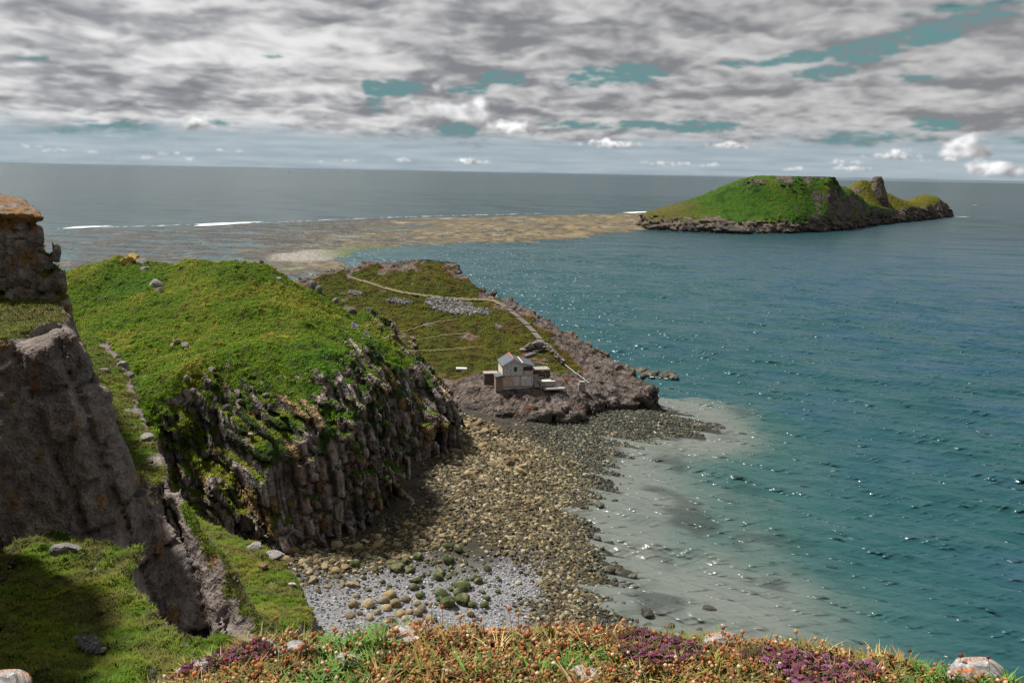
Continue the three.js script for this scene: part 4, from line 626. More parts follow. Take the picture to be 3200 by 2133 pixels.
const brickMap = grainTexture(256, (u, v) => { const row = Math.floor(v * 24), x = u * 8 + (row % 2) * 0.5, c = hash3(Math.floor(x) % 8, row, 2), m = (v * 24 - row < 0.16 || x - Math.floor(x) < 0.07) ? 1 : 0, q = [0.2 + 0.1 * c, 0.13 + 0.05 * c, 0.1 + 0.03 * c]; mixc(q, 0.25, 0.23, 0.21, m); return q; });
const slateMap = grainTexture(256, (u, v) => { const row = Math.floor(v * 20), x = u * 16 + (row % 2) * 0.5, c = 0.8 + 0.4 * hash3(Math.floor(x) % 16, row, 9), e = v * 20 - row < 0.12 ? 0.7 : 1; return [0.075 * c * e, 0.085 * c * e, 0.105 * c * e]; });
const mapped = (map, rough = 0.8) => new THREE.MeshStandardMaterial({ map, roughness: rough });
const B = { paint: mapped(paintMap), rust: mapped(rustMap, 0.7), sheet: mapped(sheetMap, 0.5), brick: mapped(brickMap), slate: mapped(slateMap, 0.55), cream: plain(0.62, 0.6, 0.48), white: plain(0.7, 0.7, 0.68), tile: plain(0.42, 0.13, 0.07), glass: plain(0.012, 0.014, 0.016, 0.15), timber: plain(0.13, 0.11, 0.09), concrete: new THREE.MeshStandardMaterial({ color: new THREE.Color().setRGB(0.42, 0.37, 0.33), map: rockMap, roughness: 0.9 }), dark: plain(0.03, 0.03, 0.03) };
function uvBox(g, s = 1) { const p = g.attributes.position, n = g.attributes.normal, U = new Float32Array(p.count * 2); for (let i = 0; i < p.count; i++) { const ax = Math.abs(n.getX(i)), ay = Math.abs(n.getY(i)), az = Math.abs(n.getZ(i)); U[i * 2] = (az >= ax || ay > ax ? p.getX(i) : p.getZ(i)) * s; U[i * 2 + 1] = (ay > ax && ay > az ? p.getZ(i) : p.getY(i)) * s; } g.setAttribute('uv', new THREE.BufferAttribute(U, 2)); return g; }
const box = (w, h, d, x, y, z, s = 0.25) => uvBox(new THREE.BoxGeometry(w, h, d).translate(x, y, z), s);
function prism(pts, depth, z, s = 0.25) { const sh = new THREE.Shape(pts.map((p) => new THREE.Vector2(...p))), g = new THREE.ExtrudeGeometry(sh, { depth, bevelEnabled: false }).translate(0, 0, z - depth); return uvBox(g, s); }
function slopeSlab(x0, y0, x1, y1, t, z0, z1, s = 0.25) { const g = new THREE.ExtrudeGeometry(new THREE.Shape([[x0, y0], [x1, y1], [x1, y1 + t], [x0, y0 + t]].map((p) => new THREE.Vector2(...p))), { depth: z0 - z1, bevelEnabled: false }).translate(0, 0, z1); const p = g.attributes.position, U = new Float32Array(p.count * 2); for (let i = 0; i < p.count; i++) { U[i * 2] = p.getZ(i) * s; U[i * 2 + 1] = (p.getX(i) * 1.15) * s; } g.setAttribute('uv', new THREE.BufferAttribute(U, 2)); return g; }
const houseAt = atY(1154, 889.5, 7), houseTurn = 10.4 * Math.PI / 180;
function atHouse(o) { o.position.set(houseAt[0], 7, houseAt[2]); o.rotation.y = houseTurn; return o; }
{
  const h = atHouse(new THREE.Group());
  part(box(6.3, 2.9, 5.3, 3.15, 0.9, -2.65), B.sheet, 'lower_wall', h);
  const up = part(prism([[0, 2.35], [6.3, 2.35], [6.3, 4.32], [4.05, 4.92], [2.15, 5.85], [0, 4.58]], 5.3, 0.012), B.paint, 'upper_wall', h);
  part(box(0.03, 2.15, 5.2, -0.02, 3.43, -2.65), B.cream, 'side_boarding', h);
  const win = part(box(0.6, 0.98, 0.06, 2.65, 3.75, 0.04), B.timber, 'window', h); part(box(0.46, 0.84, 0.03, 2.65, 3.75, 0.075), B.glass, 'pane', win); part(box(0.8, 0.06, 0.14, 2.65, 3.22, 0.06), B.white, 'sill', win);
  const strip = part(box(2.0, 0.86, 0.05, 5.25, 3.83, 0.04), B.timber, 'long_window', h); for (let i = 0; i < 3; i++) part(box(0.6, 0.74, 0.03, 4.62 + i * 0.64, 3.83, 0.07), B.glass, 'pane', strip);
  part(box(2.05, 1.02, 0.04, 5.27, 2.87, 0.035, 0.45), B.rust, 'rusty_panel', h).userData.label = 'orange rusted corrugated panel';
  part(box(6.34, 0.1, 0.08, 3.15, 2.35, 0.05), B.timber, 'floor_beam', h);
  for (const [x, w, m] of [[0.62, 1.15, 'rust'], [1.78, 1.1, 'rust'], [2.85, 0.98, 'sheet'], [3.62, 0.5, 'rust'], [5.75, 0.98, 'sheet']]) part(box(w, 2.0, 0.05, x, 1.28, 0.035, 0.4), B[m], 'metal_sheet', h);
  const door = part(box(1.2, 2.05, 0.06, 4.55, 1.3, 0.045), B.white, 'door', h); part(box(0.86, 1.25, 0.04, 4.5, 1.0, 0.07), B.sheet, 'panel', door); part(box(0.1, 1.1, 0.05, 4.85, 1.05, 0.075), B.dark, 'handle_slot', door);
  part(box(6.34, 0.42, 0.1, 3.15, 0.06, 0.02), B.concrete, 'plinth', h);
  const roof = part(slopeSlab(-0.28, 4.44, 2.15, 5.87, 0.14, 0.3, -5.6), B.slate, 'roof', h); part(slopeSlab(2.15, 5.87, 4.1, 4.92, 0.14, 0.3, -5.6), B.slate, 'roof_slope', roof);
  part(new THREE.CylinderGeometry(0.13, 0.13, 5.9, 8).rotateX(Math.PI / 2).translate(2.15, 6.03, -2.65), B.tile, 'ridge_tile', roof);
  const low = part(slopeSlab(4.06, 4.97, 6.72, 4.26, 0.14, 0.36, -5.3), B.slate, 'extension_roof', h); part(box(0.14, 0.08, 5.6, 4.08, 5.13, -2.6), B.white, 'flashing', low);
  for (const [x0, y0, x1, y1] of [[-0.28, 4.4, 2.15, 5.83], [2.15, 5.83, 4.1, 4.88], [4.1, 4.9, 6.72, 4.2]]) part(slopeSlab(x0, y0, x1, y1, 0.12, 0.345, 0.302), B.white, 'barge_board', h);
  thing(h, 'boathouse', 'two-storey grey boarded boathouse with slate roof and rust-streaked metal front', 'boathouse');
  const a = atHouse(new THREE.Group());
  part(box(1.35, 2.9, 2.4, -0.72, 0.75, -0.95, 0.5), B.brick, 'wall', a); const ar = part(slopeSlab(-1.55, 2.18, 0.05, 2.5, 0.12, 0.4, -2.3), B.slate, 'roof', a); part(slopeSlab(-1.55, 2.1, 0.05, 2.42, 0.08, 0.43, 0.402), B.timber, 'fascia', ar);
  const aw = part(box(0.3, 0.3, 0.04, -0.7, 1.6, 0.27), B.timber, 'window', a); part(box(0.2, 0.2, 0.03, -0.7, 1.6, 0.285), B.glass, 'pane', aw);
  thing(a, 'brick_lean_to', 'small brown brick lean-to with slate roof against the boathouse side', 'lean-to');
  const p = atHouse(new THREE.Group()); part(box(3.0, 0.2, 2.0, -1.9, 2.2, -3.9), B.concrete, 'deck', p); part(box(2.8, 2.4, 1.7, -1.9, 0.9, -4.0), new THREE.MeshStandardMaterial({ color: new THREE.Color().setRGB(0.17, 0.14, 0.12), map: rockMap, bumpMap: rockBump, bumpScale: 0.1, roughness: 0.9 }), 'stone_base', p); thing(p, 'concrete_terrace', 'tan concrete terrace on a stone base behind the brick lean-to', 'terrace');
}
// a wall or stair laid out of separate stones along a line of points
function layStones(o, name, from, to, n, size, mats, r, levels = 1, jitter = 0.12) { for (let l = 0; l < levels; l++) for (let i = 0; i < n; i++) { const t = (i + 0.5 + (l % 2) * 0.4) / n, m = part(pick(chunks, r), pick(mats, r), name, o); m.position.set(lerp(from[0], to[0], t) + (r() - 0.5) * jitter, lerp(from[1], to[1], t) + (l + 0.5) * size[1] * 0.85, lerp(from[2], to[2], t) + (r() - 0.5) * jitter); m.scale.set(size[0] * (0.85 + r() * 0.4) / 1.5, size[1] * (0.8 + r() * 0.4) / 1.5, size[2] * (0.8 + r() * 0.4) / 1.5); m.rotation.set((r() - 0.5) * 0.3, -Math.atan2(to[2] - from[2], to[0] - from[0]) + (r() - 0.5) * 0.3, (r() - 0.5) * 0.3); } }
{
  const r = mulberry(616);
  { // stair beside the house
    const s = atHouse(new THREE.Group()); for (let i = 0; i < 8; i++) part(box(1.25, 0.26, 0.36, 7.15, 0.05 + i * 0.25, 0.2 - i * 0.34), B.concrete, 'step', s); part(box(0.3, 1.5, 3.2, 8.0, 0.4, -1.0), B.concrete, 'side_wall', s); thing(s, 'stone_stair', 'short grey stair of eight steps against the boathouse side', 'stairs');
    const wl = atHouse(new THREE.Group()), from = [6.7, 0.9, -3.3], to = [10.6, 0.9, -3.1]; layStones(wl, 'stone', from, to, 11, [0.42, 0.34, 0.5], browns.concat(greys.slice(1, 2)), r, 6); part(box(4, 0.2, 2.6, 8.6, 2.7, -4.4), B.concrete, 'cap', wl); thing(wl, 'retaining_wall', 'dark stone retaining wall under the railed landing beside the boathouse', 'wall');
    const rail = atHouse(new THREE.Group()), tube = (a, b, w = 0.035) => { const v = new THREE.Vector3(...b).sub(new THREE.Vector3(...a)), g = new THREE.CylinderGeometry(w, w, v.length(), 6); g.applyQuaternion(new THREE.Quaternion().setFromUnitVectors(new THREE.Vector3(0, 1, 0), v.clone().normalize())); return g.translate((a[0] + b[0]) / 2, (a[1] + b[1]) / 2, (a[2] + b[2]) / 2); };
    const metal = plain(0.45, 0.45, 0.44, 0.5, { metalness: 0.3 }); for (const [x, z] of [[7.6, -5.6], [8.6, -4.9], [9.4, -4.3], [10.2, -3.7]]) part(tube([x, 2.7, z], [x, 3.8, z]), metal, 'post', rail); part(tube([7.6, 3.8, -5.6], [10.2, 3.8, -3.7]), metal, 'top_rail', rail); part(tube([7.6, 3.25, -5.6], [10.2, 3.25, -3.7], 0.025), metal, 'mid_rail', rail); thing(rail, 'handrail', 'thin grey metal handrail along the landing above the retaining wall', 'railing');
    const q = atHouse(new THREE.Group()); part(box(3.0, 1.0, 0.4, 9.4, 0.5, 0.1), B.concrete, 'wall', q); part(box(3.1, 0.14, 0.5, 9.4, 1.07, 0.1), B.white, 'coping', q); part(box(2.6, 0.14, 0.45, 9.0, 1.08, -0.75).rotateY(0), B.white, 'back_coping', q); part(box(2.5, 0.95, 0.4, 9.0, 0.5, -0.75), B.concrete, 'back_wall', q); thing(q, 'low_concrete_wall', 'low wedge of concrete wall with pale coping beside the stair', 'wall');
    const sl = atHouse(new THREE.Group()); part(box(4.4, 0.3, 1.4, 10.6, -0.28, 1.0), B.concrete, 'slab', sl); thing(sl, 'concrete_slab', 'flat pale concrete slab projecting from the foot of the stair', 'slab');
    const mb = new THREE.Group(); mb.position.set(...onGround(1336, 893, 120)); part(box(1.4, 1.5, 1.3, 0, 0.35, 0), B.concrete, 'base', mb); part(box(1.1, 0.6, 1.0, 0, 1.35, 0), B.concrete, 'cap', mb); thing(mb, 'mooring_block', 'squat stepped concrete mooring block on the rock edge', 'block');
    const st = new THREE.Group(); st.position.set(...onGround(1060, 848, 120)); part(box(2.4, 0.35, 1.2, 0, 0.12, 0), B.white, 'slab', st); thing(st, 'pale_slab', 'pale flat concrete slab lying on the turf beside the rock slope', 'slab');
  }
  { // drystone wall, long stair and the flagged path
    const w = new THREE.Group(), a = onGround(1254, 797, 120), b = onGround(1296, 838, 120); layStones(w, 'stone', a, b, 22, [0.9, 0.45, 0.8], greys.concat(browns), r, 3, 0.3); thing(w, 'drystone_wall', 'drystone wall running downhill from the foot of the long stair', 'wall');
    const s = new THREE.Group(); for (let i = 0; i < 26; i++) { const t = i / 25, bend = Math.sin(t * Math.PI) * 5, [x, y, z] = onGround(lerp(1172, 1248, t) + bend, lerp(716, 794, t) - bend * 0.3, 120), m = part(box(1.5, 0.32, 0.55, 0, 0, 0), B.concrete, 'step', s); m.position.set(x, y + 0.18, z); m.rotation.y = -0.3; } thing(s, 'long_stair', 'long straight stair of concrete steps climbing the brownish slope', 'stairs');
    const f = new THREE.Group(); for (let i = 0; i < 7; i++) { const t = i / 6, [x, y, z] = onGround(lerp(1212, 1246, t), lerp(820, 800, t), 120), m = part(box(1.5, 0.3, 1.2, 0, 0, 0), greys[1], 'flagstone', f); m.position.set(x, y + 0.15, z); m.rotation.y = 0.5; } thing(f, 'flagged_path', 'short path of seven grey flagstones branching from the long stair', 'path');
    const p = new THREE.Group(), pipeMat = plain(0.42, 0.4, 0.37); let prev = null; for (let i = 0; i <= 9; i++) { const t = i / 9, [x, y, z] = onGround(lerp(1298, 1352, t), lerp(842, 883, t), 120), v = new THREE.Vector3(x, y + 0.35, z); if (prev) { const d = v.clone().sub(prev), g = new THREE.CylinderGeometry(0.1, 0.1, d.length() + 0.1, 7); g.applyQuaternion(new THREE.Quaternion().setFromUnitVectors(new THREE.Vector3(0, 1, 0), d.clone().normalize())); const c = prev.clone().add(v).multiplyScalar(0.5); part(g.translate(c.x, c.y, c.z), pipeMat, 'pipe_length', p); } prev = v; } thing(p, 'white_pipe', 'pale pipe laid down the rock from the end of the drystone wall', 'pipe');
    const ov = new THREE.Group(), c0 = onGround(1216, 806, 120); for (const [dx, dy, dz, sx, sy, sz, m] of [[0, 0.6, 0, 1.6, 1.4, 1.3, browns[2]], [1.9, 1.3, -0.8, 1.7, 1.2, 1.2, greys[1]], [-1.3, 0.1, 0.4, 1.2, 0.8, 1, greys[0]]]) { const q = part(pick(angular, r), m, 'boulder_face', ov); q.position.set(c0[0] + dx, c0[1] + dy, c0[2] + dz); q.scale.set(sx, sy, sz); } thing(ov, 'overhanging_crag', 'dark overhanging crag beside the flagged path', 'rock');
    const sw = new THREE.Group(), s0 = atY(1366, 806, 3), s1 = atY(1398, 822, 3); layStones(sw, 'stone', [s0[0], -0.6, s0[2]], [s1[0], -0.6, s1[2]], 12, [0.9, 0.8, 1.1], [darks[1], browns[0]], r, 7, 0.15); thing(sw, 'sea_wall', 'dark block of stone sea wall standing beyond the orange rock edge', 'wall');
  }
  { // trodden paths, as strips of bare earth a hand above the turf
    const earth = new THREE.MeshStandardMaterial({ color: new THREE.Color().setRGB(0.2, 0.17, 0.09), map: turfMap, roughness: 1 });
    const track = (name, label, pts, w) => { const P = [], U = [], I = [], C = new THREE.CatmullRomCurve3(pts.map((p) => new THREE.Vector3(p[0], p[1], 0))).getPoints(pts.length * 9).map((q) => new THREE.Vector3(...onGround(q.x, q.y, 120))); let L0 = 0; C.forEach((v, i) => { const d = C[Math.min(i + 1, C.length - 1)].clone().sub(C[Math.max(i - 1, 0)]); const s = new THREE.Vector3(-d.z, 0, d.x).normalize().multiplyScalar(w * (0.8 + 0.4 * rnd())); if (i) L0 += v.distanceTo(C[i - 1]); for (const k of [-1, 1]) { const x = v.x + s.x * k, z = v.z + s.z * k; P.push(x, Math.max(groundY(x, z), v.y - 0.3) + 0.22, z); U.push(k * 0.2, L0 * 0.2); } if (i) { const a = i * 2; I.push(a - 2, a - 1, a, a - 1, a + 1, a); } }); const g = new THREE.BufferGeometry(); g.setAttribute('position', new THREE.Float32BufferAttribute(P, 3)); g.setAttribute('uv', new THREE.Float32BufferAttribute(U, 2)); g.setIndex(I); g.computeVertexNormals(); structure(new THREE.Mesh(g, earth), name, label); };
    track('footpath', 'pale trodden footpath across the boathouse headland', [[800, 638], [850, 652], [900, 668], [960, 679], [1020, 686], [1080, 690], [1130, 692], [1160, 706]], 0.45);
    track('sheep_track', 'faint sheep track along the brownish slope', [[880, 780], [940, 760], [1000, 742], [1050, 735]], 0.16); track('sheep_track', 'faint sheep track along the brownish slope', [[950, 785], [1020, 772], [1080, 768]], 0.14); track('sheep_track', 'faint sheep track along the brownish slope', [[930, 808], [1010, 806], [1090, 800]], 0.14);
  }
}
console.log('house done');

// ---------------------------------------------------------------- reefs, foam, boat, far coast
{
  const r = mulberry(909), reef = (name, label, spots) => { const g = new THREE.Group(); for (const [dx, dy, w, h] of spots) { const [x, , z] = atY(dx, dy, 0), m = part(pick(angular, r), pick(darks, r), 'rock', g); m.position.set(x, h * 0.1 - 0.1, z); m.scale.set(w / 2, h, w / 3.2); m.rotation.set((r() - 0.5) * 0.3, r() * 3, (r() - 0.5) * 0.2); } thing(g, name, label, 'reef'); };
  const along = (pts, n, w, h) => { const o = []; for (let i = 0; i < n; i++) { const t = r() * (pts.length - 1), k = Math.floor(t), a = pts[k], b = pts[k + 1] ?? a; o.push([lerp(a[0], b[0], t - k) + (r() - 0.5) * 12, lerp(a[1], b[1], t - k) + (r() - 0.5) * 7, w * (0.5 + r()), h * (0.5 + r())]); } return o; };
  reef('reef', 'long low dark reef in the water beyond the rock slab', along([[1425, 842], [1460, 850], [1500, 858], [1548, 866]], 46, 3.2, 0.9));
  reef('reef', 'small dark reef off the weedy point of the beach', along([[1580, 972], [1620, 976], [1665, 982]], 20, 2, 0.45));
  reef('reef', 'dark ledges where the causeway meets the bay', along([[800, 612], [840, 622], [875, 618], [905, 608]], 40, 7, 0.9));
  const foam = plain(0.8, 0.82, 0.82, 0.9), P = [], I = [];
  const strip = (pts, y, w, dens) => { for (let k = 0; k < pts.length - 1; k++) { const a = atY(...pts[k], 0), b = atY(...pts[k + 1], 0), len = Math.hypot(b[0] - a[0], b[2] - a[2]), n = Math.ceil(len * dens); for (let i = 0; i < n; i++) { const t = r(), wide = w * (0.3 + r()) * (0.5 + fbm(i * 0.01, k, 4, 2) + 0.5 * noise(t * len * 0.03, k, 9)); if (wide < 0.02) continue; const x = lerp(a[0], b[0], t) + (r() - 0.5) * w * 2, z = lerp(a[2], b[2], t) + (r() - 0.5) * w * 5, L0 = wide * (2 + r() * 5), q = P.length / 3, ux = (b[0] - a[0]) / len, uz = (b[2] - a[2]) / len; for (let e = 0; e < 7; e++) { const th = e / 7 * TAU, rr = 0.6 + 0.7 * r(), c = Math.cos(th) * L0 * rr, s = Math.sin(th) * wide * rr; P.push(x + ux * c - uz * s, y + (e % 2) * 0.06, z + uz * c + ux * s); } for (let e = 1; e < 6; e++) I.push(q, q + e, q + e + 1); } } };
  strip([[130, 526], [230, 522], [330, 520], [430, 517], [500, 514], [600, 513], [700, 508], [800, 503], [950, 498], [1100, 494], [1240, 491]], 0.35, 1.6, 0.3);
  strip([[160, 524], [240, 520]], 0.4, 3.5, 0.6); strip([[480, 516], [560, 512]], 0.4, 5, 0.8); strip([[1440, 489], [1500, 487]], 0.5, 4, 0.8); strip([[2185, 497], [2220, 498]], 0.3, 2, 0.4);
  strip([[1490, 868], [1530, 870]], 0.2, 0.25, 1.2); strip([[1560, 962], [1600, 970]], 0.15, 0.2, 1); strip([[1590, 972], [1660, 984]], 0.2, 0.2, 0.8);
  const g = new THREE.BufferGeometry(); g.setAttribute('position', new THREE.Float32BufferAttribute(P, 3)); g.setIndex(I); g.computeVertexNormals(); foam.side = THREE.DoubleSide; stuff(new THREE.Mesh(g, foam), 'foam', 'white foam of waves breaking along the outer edge of the causeway', 'foam');
  const boat = new THREE.Group(), w = atY(2240, 472, 0); boat.position.set(w[0], 0, w[2]); boat.rotation.y = 0.25; const hull = new THREE.Shape([[-3.6, 0.9], [3.9, 1.2], [2.7, -0.2], [-3.3, -0.2]].map((p) => new THREE.Vector2(...p)));
  part(new THREE.ExtrudeGeometry(hull, { depth: 1.7, bevelEnabled: true, bevelSize: 0.25, bevelThickness: 0.4, bevelSegments: 2 }).translate(0, 0, -0.85), B.white, 'hull', boat); part(new THREE.BoxGeometry(2.2, 1.2, 1.6).translate(0.4, 1.7, 0), B.white, 'cabin', boat); part(new THREE.BoxGeometry(2.25, 0.4, 1.65).translate(0.4, 1.9, 0), B.glass, 'windscreen', boat); thing(boat, 'motor_boat', 'small white motor boat out on the open bay', 'boat');
  const by = new THREE.Group(), bw = atY(665, 397, 0); by.position.set(bw[0], 0, bw[2]); part(new THREE.CylinderGeometry(4, 6, 6, 10).translate(0, 2, 0), B.dark, 'float', by); part(new THREE.CylinderGeometry(1, 3, 18, 8).translate(0, 13, 0), B.dark, 'tower', by); thing(by, 'sea_marker', 'tiny dark sea marker far out near the horizon', 'buoy');
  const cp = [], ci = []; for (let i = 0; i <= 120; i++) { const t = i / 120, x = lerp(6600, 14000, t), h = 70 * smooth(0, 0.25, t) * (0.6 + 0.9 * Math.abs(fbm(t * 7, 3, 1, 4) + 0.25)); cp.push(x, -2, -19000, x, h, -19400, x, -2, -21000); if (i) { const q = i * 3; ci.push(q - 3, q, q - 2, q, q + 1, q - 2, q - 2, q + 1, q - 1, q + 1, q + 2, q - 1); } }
  const cg = new THREE.BufferGeometry(); cg.setAttribute('position', new THREE.Float32BufferAttribute(cp, 3)); cg.setIndex(ci); cg.computeVertexNormals(); structure(new THREE.Mesh(cg, new THREE.MeshStandardMaterial({ color: new THREE.Color().setRGB(0.09, 0.12, 0.15), roughness: 1, side: THREE.DoubleSide })), 'distant_coast', 'low distant coast on the horizon');  // blue haze of the distance is put into the land colour
}

// ---------------------------------------------------------------- tufts of grass over the turf
function sampleTurf(name, n, r, keep) {     // points on a meshed turf part, by area
  const m = scene.children.find((o) => o.name === name).children.find((o) => o.name === 'turf').geometry, p = m.attributes.position.array, c = m.attributes.color.array, ix = m.index.array, cum = new Float32Array(ix.length / 3); let s = 0; const A = new THREE.Vector3(), Bv = new THREE.Vector3(), C = new THREE.Vector3();
  for (let t = 0; t < cum.length; t++) { A.fromArray(p, ix[t * 3] * 3); Bv.fromArray(p, ix[t * 3 + 1] * 3).sub(A); C.fromArray(p, ix[t * 3 + 2] * 3).sub(A); s += keep && !keep(A.x, A.y, A.z) ? 0 : Bv.cross(C).length(); cum[t] = s; }
  const out = []; for (let i = 0; i < n; i++) { const q = r() * s; let lo = 0, hi = cum.length - 1; while (lo < hi) { const mid = lo + hi >> 1; if (cum[mid] < q) lo = mid + 1; else hi = mid; } const a = ix[lo * 3], b = ix[lo * 3 + 1], d = ix[lo * 3 + 2]; let u = r(), v = r(); if (u + v > 1) { u = 1 - u; v = 1 - v; } out.push([0, 1, 2].map((k) => p[a * 3 + k] + u * (p[b * 3 + k] - p[a * 3 + k]) + v * (p[d * 3 + k] - p[a * 3 + k])).concat([c[a * 3], c[a * 3 + 1], c[a * 3 + 2]])); } return out;
}
function tuftGeometry(seed, blades, spread, lean, width) {
  const r = mulberry(seed), P = [], I = [];
  for (let i = 0; i < blades; i++) { const a = r() * TAU, d = Math.sqrt(r()) * spread, x = Math.cos(a) * d, z = Math.sin(a) * d, h = 0.5 + r() * 0.5, b = a + (r() - 0.5) * 1.6, l = lean * (0.4 + r()), w = width * (0.7 + r() * 0.6), sx = -Math.sin(b) * w, sz = Math.cos(b) * w, q = P.length / 3; P.push(x - sx, -0.08, z - sz, x + sx, -0.08, z + sz, x + Math.cos(b) * l * 0.35 - sx * 0.7, h * 0.62, z + Math.sin(b) * l * 0.35 - sz * 0.7, x + Math.cos(b) * l * 0.35 + sx * 0.7, h * 0.62, z + Math.sin(b) * l * 0.35 + sz * 0.7, x + Math.cos(b) * l, h, z + Math.sin(b) * l); I.push(q, q + 1, q + 2, q + 1, q + 3, q + 2, q + 2, q + 3, q + 4); }
  const g = new THREE.BufferGeometry(); g.setAttribute('position', new THREE.Float32BufferAttribute(P, 3)); g.setIndex(I); g.computeVertexNormals(); const n = g.attributes.normal; for (let i = 0; i < n.count; i++) { const v = new THREE.Vector3().fromBufferAttribute(n, i); if (v.y < 0) v.negate(); v.lerp(new THREE.Vector3(0, 1, 0), 0.6).normalize(); n.setXYZ(i, v.x, v.y, v.z); } return g;
}
const grassMat = new THREE.MeshPhysicalMaterial({ name: 'grass', specularIntensity: 0.15, roughness: 0.9, side: THREE.DoubleSide });
function growTufts(name, label, spots, geo, s0, s1, r, bright = 1) { const m = new THREE.InstancedMesh(geo, grassMat, spots.length), o = new THREE.Object3D(), c = new THREE.Color(); spots.forEach(([x, y, z, cr, cg, cb], i) => { const s = s0 + r() * r() * s1; o.position.set(x, y, z); o.rotation.set(0, r() * TAU, 0); o.scale.set(s * 1.3, s * (0.6 + r() * 0.6), s * 1.3); o.updateMatrix(); m.setMatrixAt(i, o.matrix); const q = bright * (0.8 + r() * 0.45); c.setRGB(Math.min(0.3, cr * q * (0.9 + r() * 0.3)), Math.min(0.3, cg * q), cb * q); m.setColorAt(i, c); }); return stuff(m, name, label, 'grass'); }
{
  const r = mulberry(321), far = tuftGeometry(3, 9, 0.6, 0.7, 0.13), near = tuftGeometry(4, 12, 0.6, 0.8, 0.07);
  growTufts('headland_grass', 'tussocky grass covering the green headland', sampleTurf('green_headland', 34000, r), far, 0.12, 0.26, r, 1.25);
  growTufts('slope_grass', 'short brownish grass on the boathouse headland', sampleTurf('boathouse_headland', 26000, r), far, 0.1, 0.26, r, 1.15);
  growTufts('ledge_grass', 'rough grass on the near terraces and ledges', sampleTurf('near_cliffs', 60000, r), near, 0.08, 0.22, r, 1.15);
}
console.log('tufts done');
// ---------------------------------------------------------------- the clifftop in front of the camera
const rim = [[-200, 1700], [200, 1640], [350, 1572], [470, 1512], [600, 1474], [800, 1458], [950, 1446], [1250, 1462], [1700, 1474], [2050, 1506], [2352, 1575], [2600, 1650]].map((p) => atY(...p, 48.3));
const rimZ = (x) => { for (let i = 1; i < rim.length; i++) if (x < rim[i][0]) { const t = clamp((x - rim[i - 1][0]) / (rim[i][0] - rim[i - 1][0])); return lerp(rim[i - 1][2], rim[i][2], t); } return rim[rim.length - 1][2]; };
const topY = (x, z) => { const over = rimZ(x) - z + 0.05 * noise(x * 5, 2, z * 5); return 48.28 + 0.05 * fbm(x * 2, 1, z * 2, 3) + 0.03 * fbm(x * 8, 4, z * 8, 2) - (over > 0 ? over * 1.6 + over * over * 3 : 0); };
{
  const g = heightSheet(-5, 5.5, -3.6, 2.5, 0.035, (x, z) => Math.max(44, topY(x, z)), (x, y, z, c) => { const a = fbm(x * 4, 2, z * 4, 3); setc(c, 0.11, 0.075, 0.03); mixc(c, 0.2, 0.11, 0.05, smooth(-0.1, 0.3, a)); mixc(c, 0.06, 0.06, 0.02, smooth(0, 0.3, -a)); }, 0.6);
  structure(new THREE.Mesh(g, new THREE.MeshStandardMaterial({ vertexColors: true, map: turfMap, bumpMap: turfBump, bumpScale: 0.02, roughness: 1 })), 'clifftop', 'clifftop soil under the flowering mat at the edge');
  const home = makeSolid({ poly: [[-5, -2.2], [6, -2.4], [14, -3], [24, -2], [24, 8], [-40, 8], [-40, 0], [-12, -0.5]], pts: [[0, 46.2, -2], [10, 46, -2], [0, 47, 4], [-20, 46, 0], [20, 46, 0]], batter: 0.25, yref: 45, round: 0.6, topNoise: 0.1 });
  const hg = meshSolids([home], [-40, 24, 0, 47.8, -15, 8], 0.8, (x, y, z) => 0.5 * fbm(x * 0.4, y * 0.3, z * 0.4, 3)), [ht, hr] = splitSurface(hg, (x, y, z, nx, ny) => ny > 0.7, (x, y, z, nx, ny, nz, c) => turfTone(x, y, z, c, 0.3), (x, y, z, nx, ny, nz, c) => rockTone(x, y, z, c), 5);
  const h = new THREE.Group(); part(ht, M.nearTurf, 'turf', h); part(hr, M.nearRock, 'cliff_face', h); structure(h, 'home_cliff', 'cliff below the viewpoint');
}
function onTop(dx, dy) { const d = rayOf(dx, dy); for (let t = 1.2; t < 6; t += 0.004) { const x = d[0] * t, y = EYE + d[1] * t, z = d[2] * t; if (y < topY(x, z)) return [x, topY(x, z), z]; } return null; }
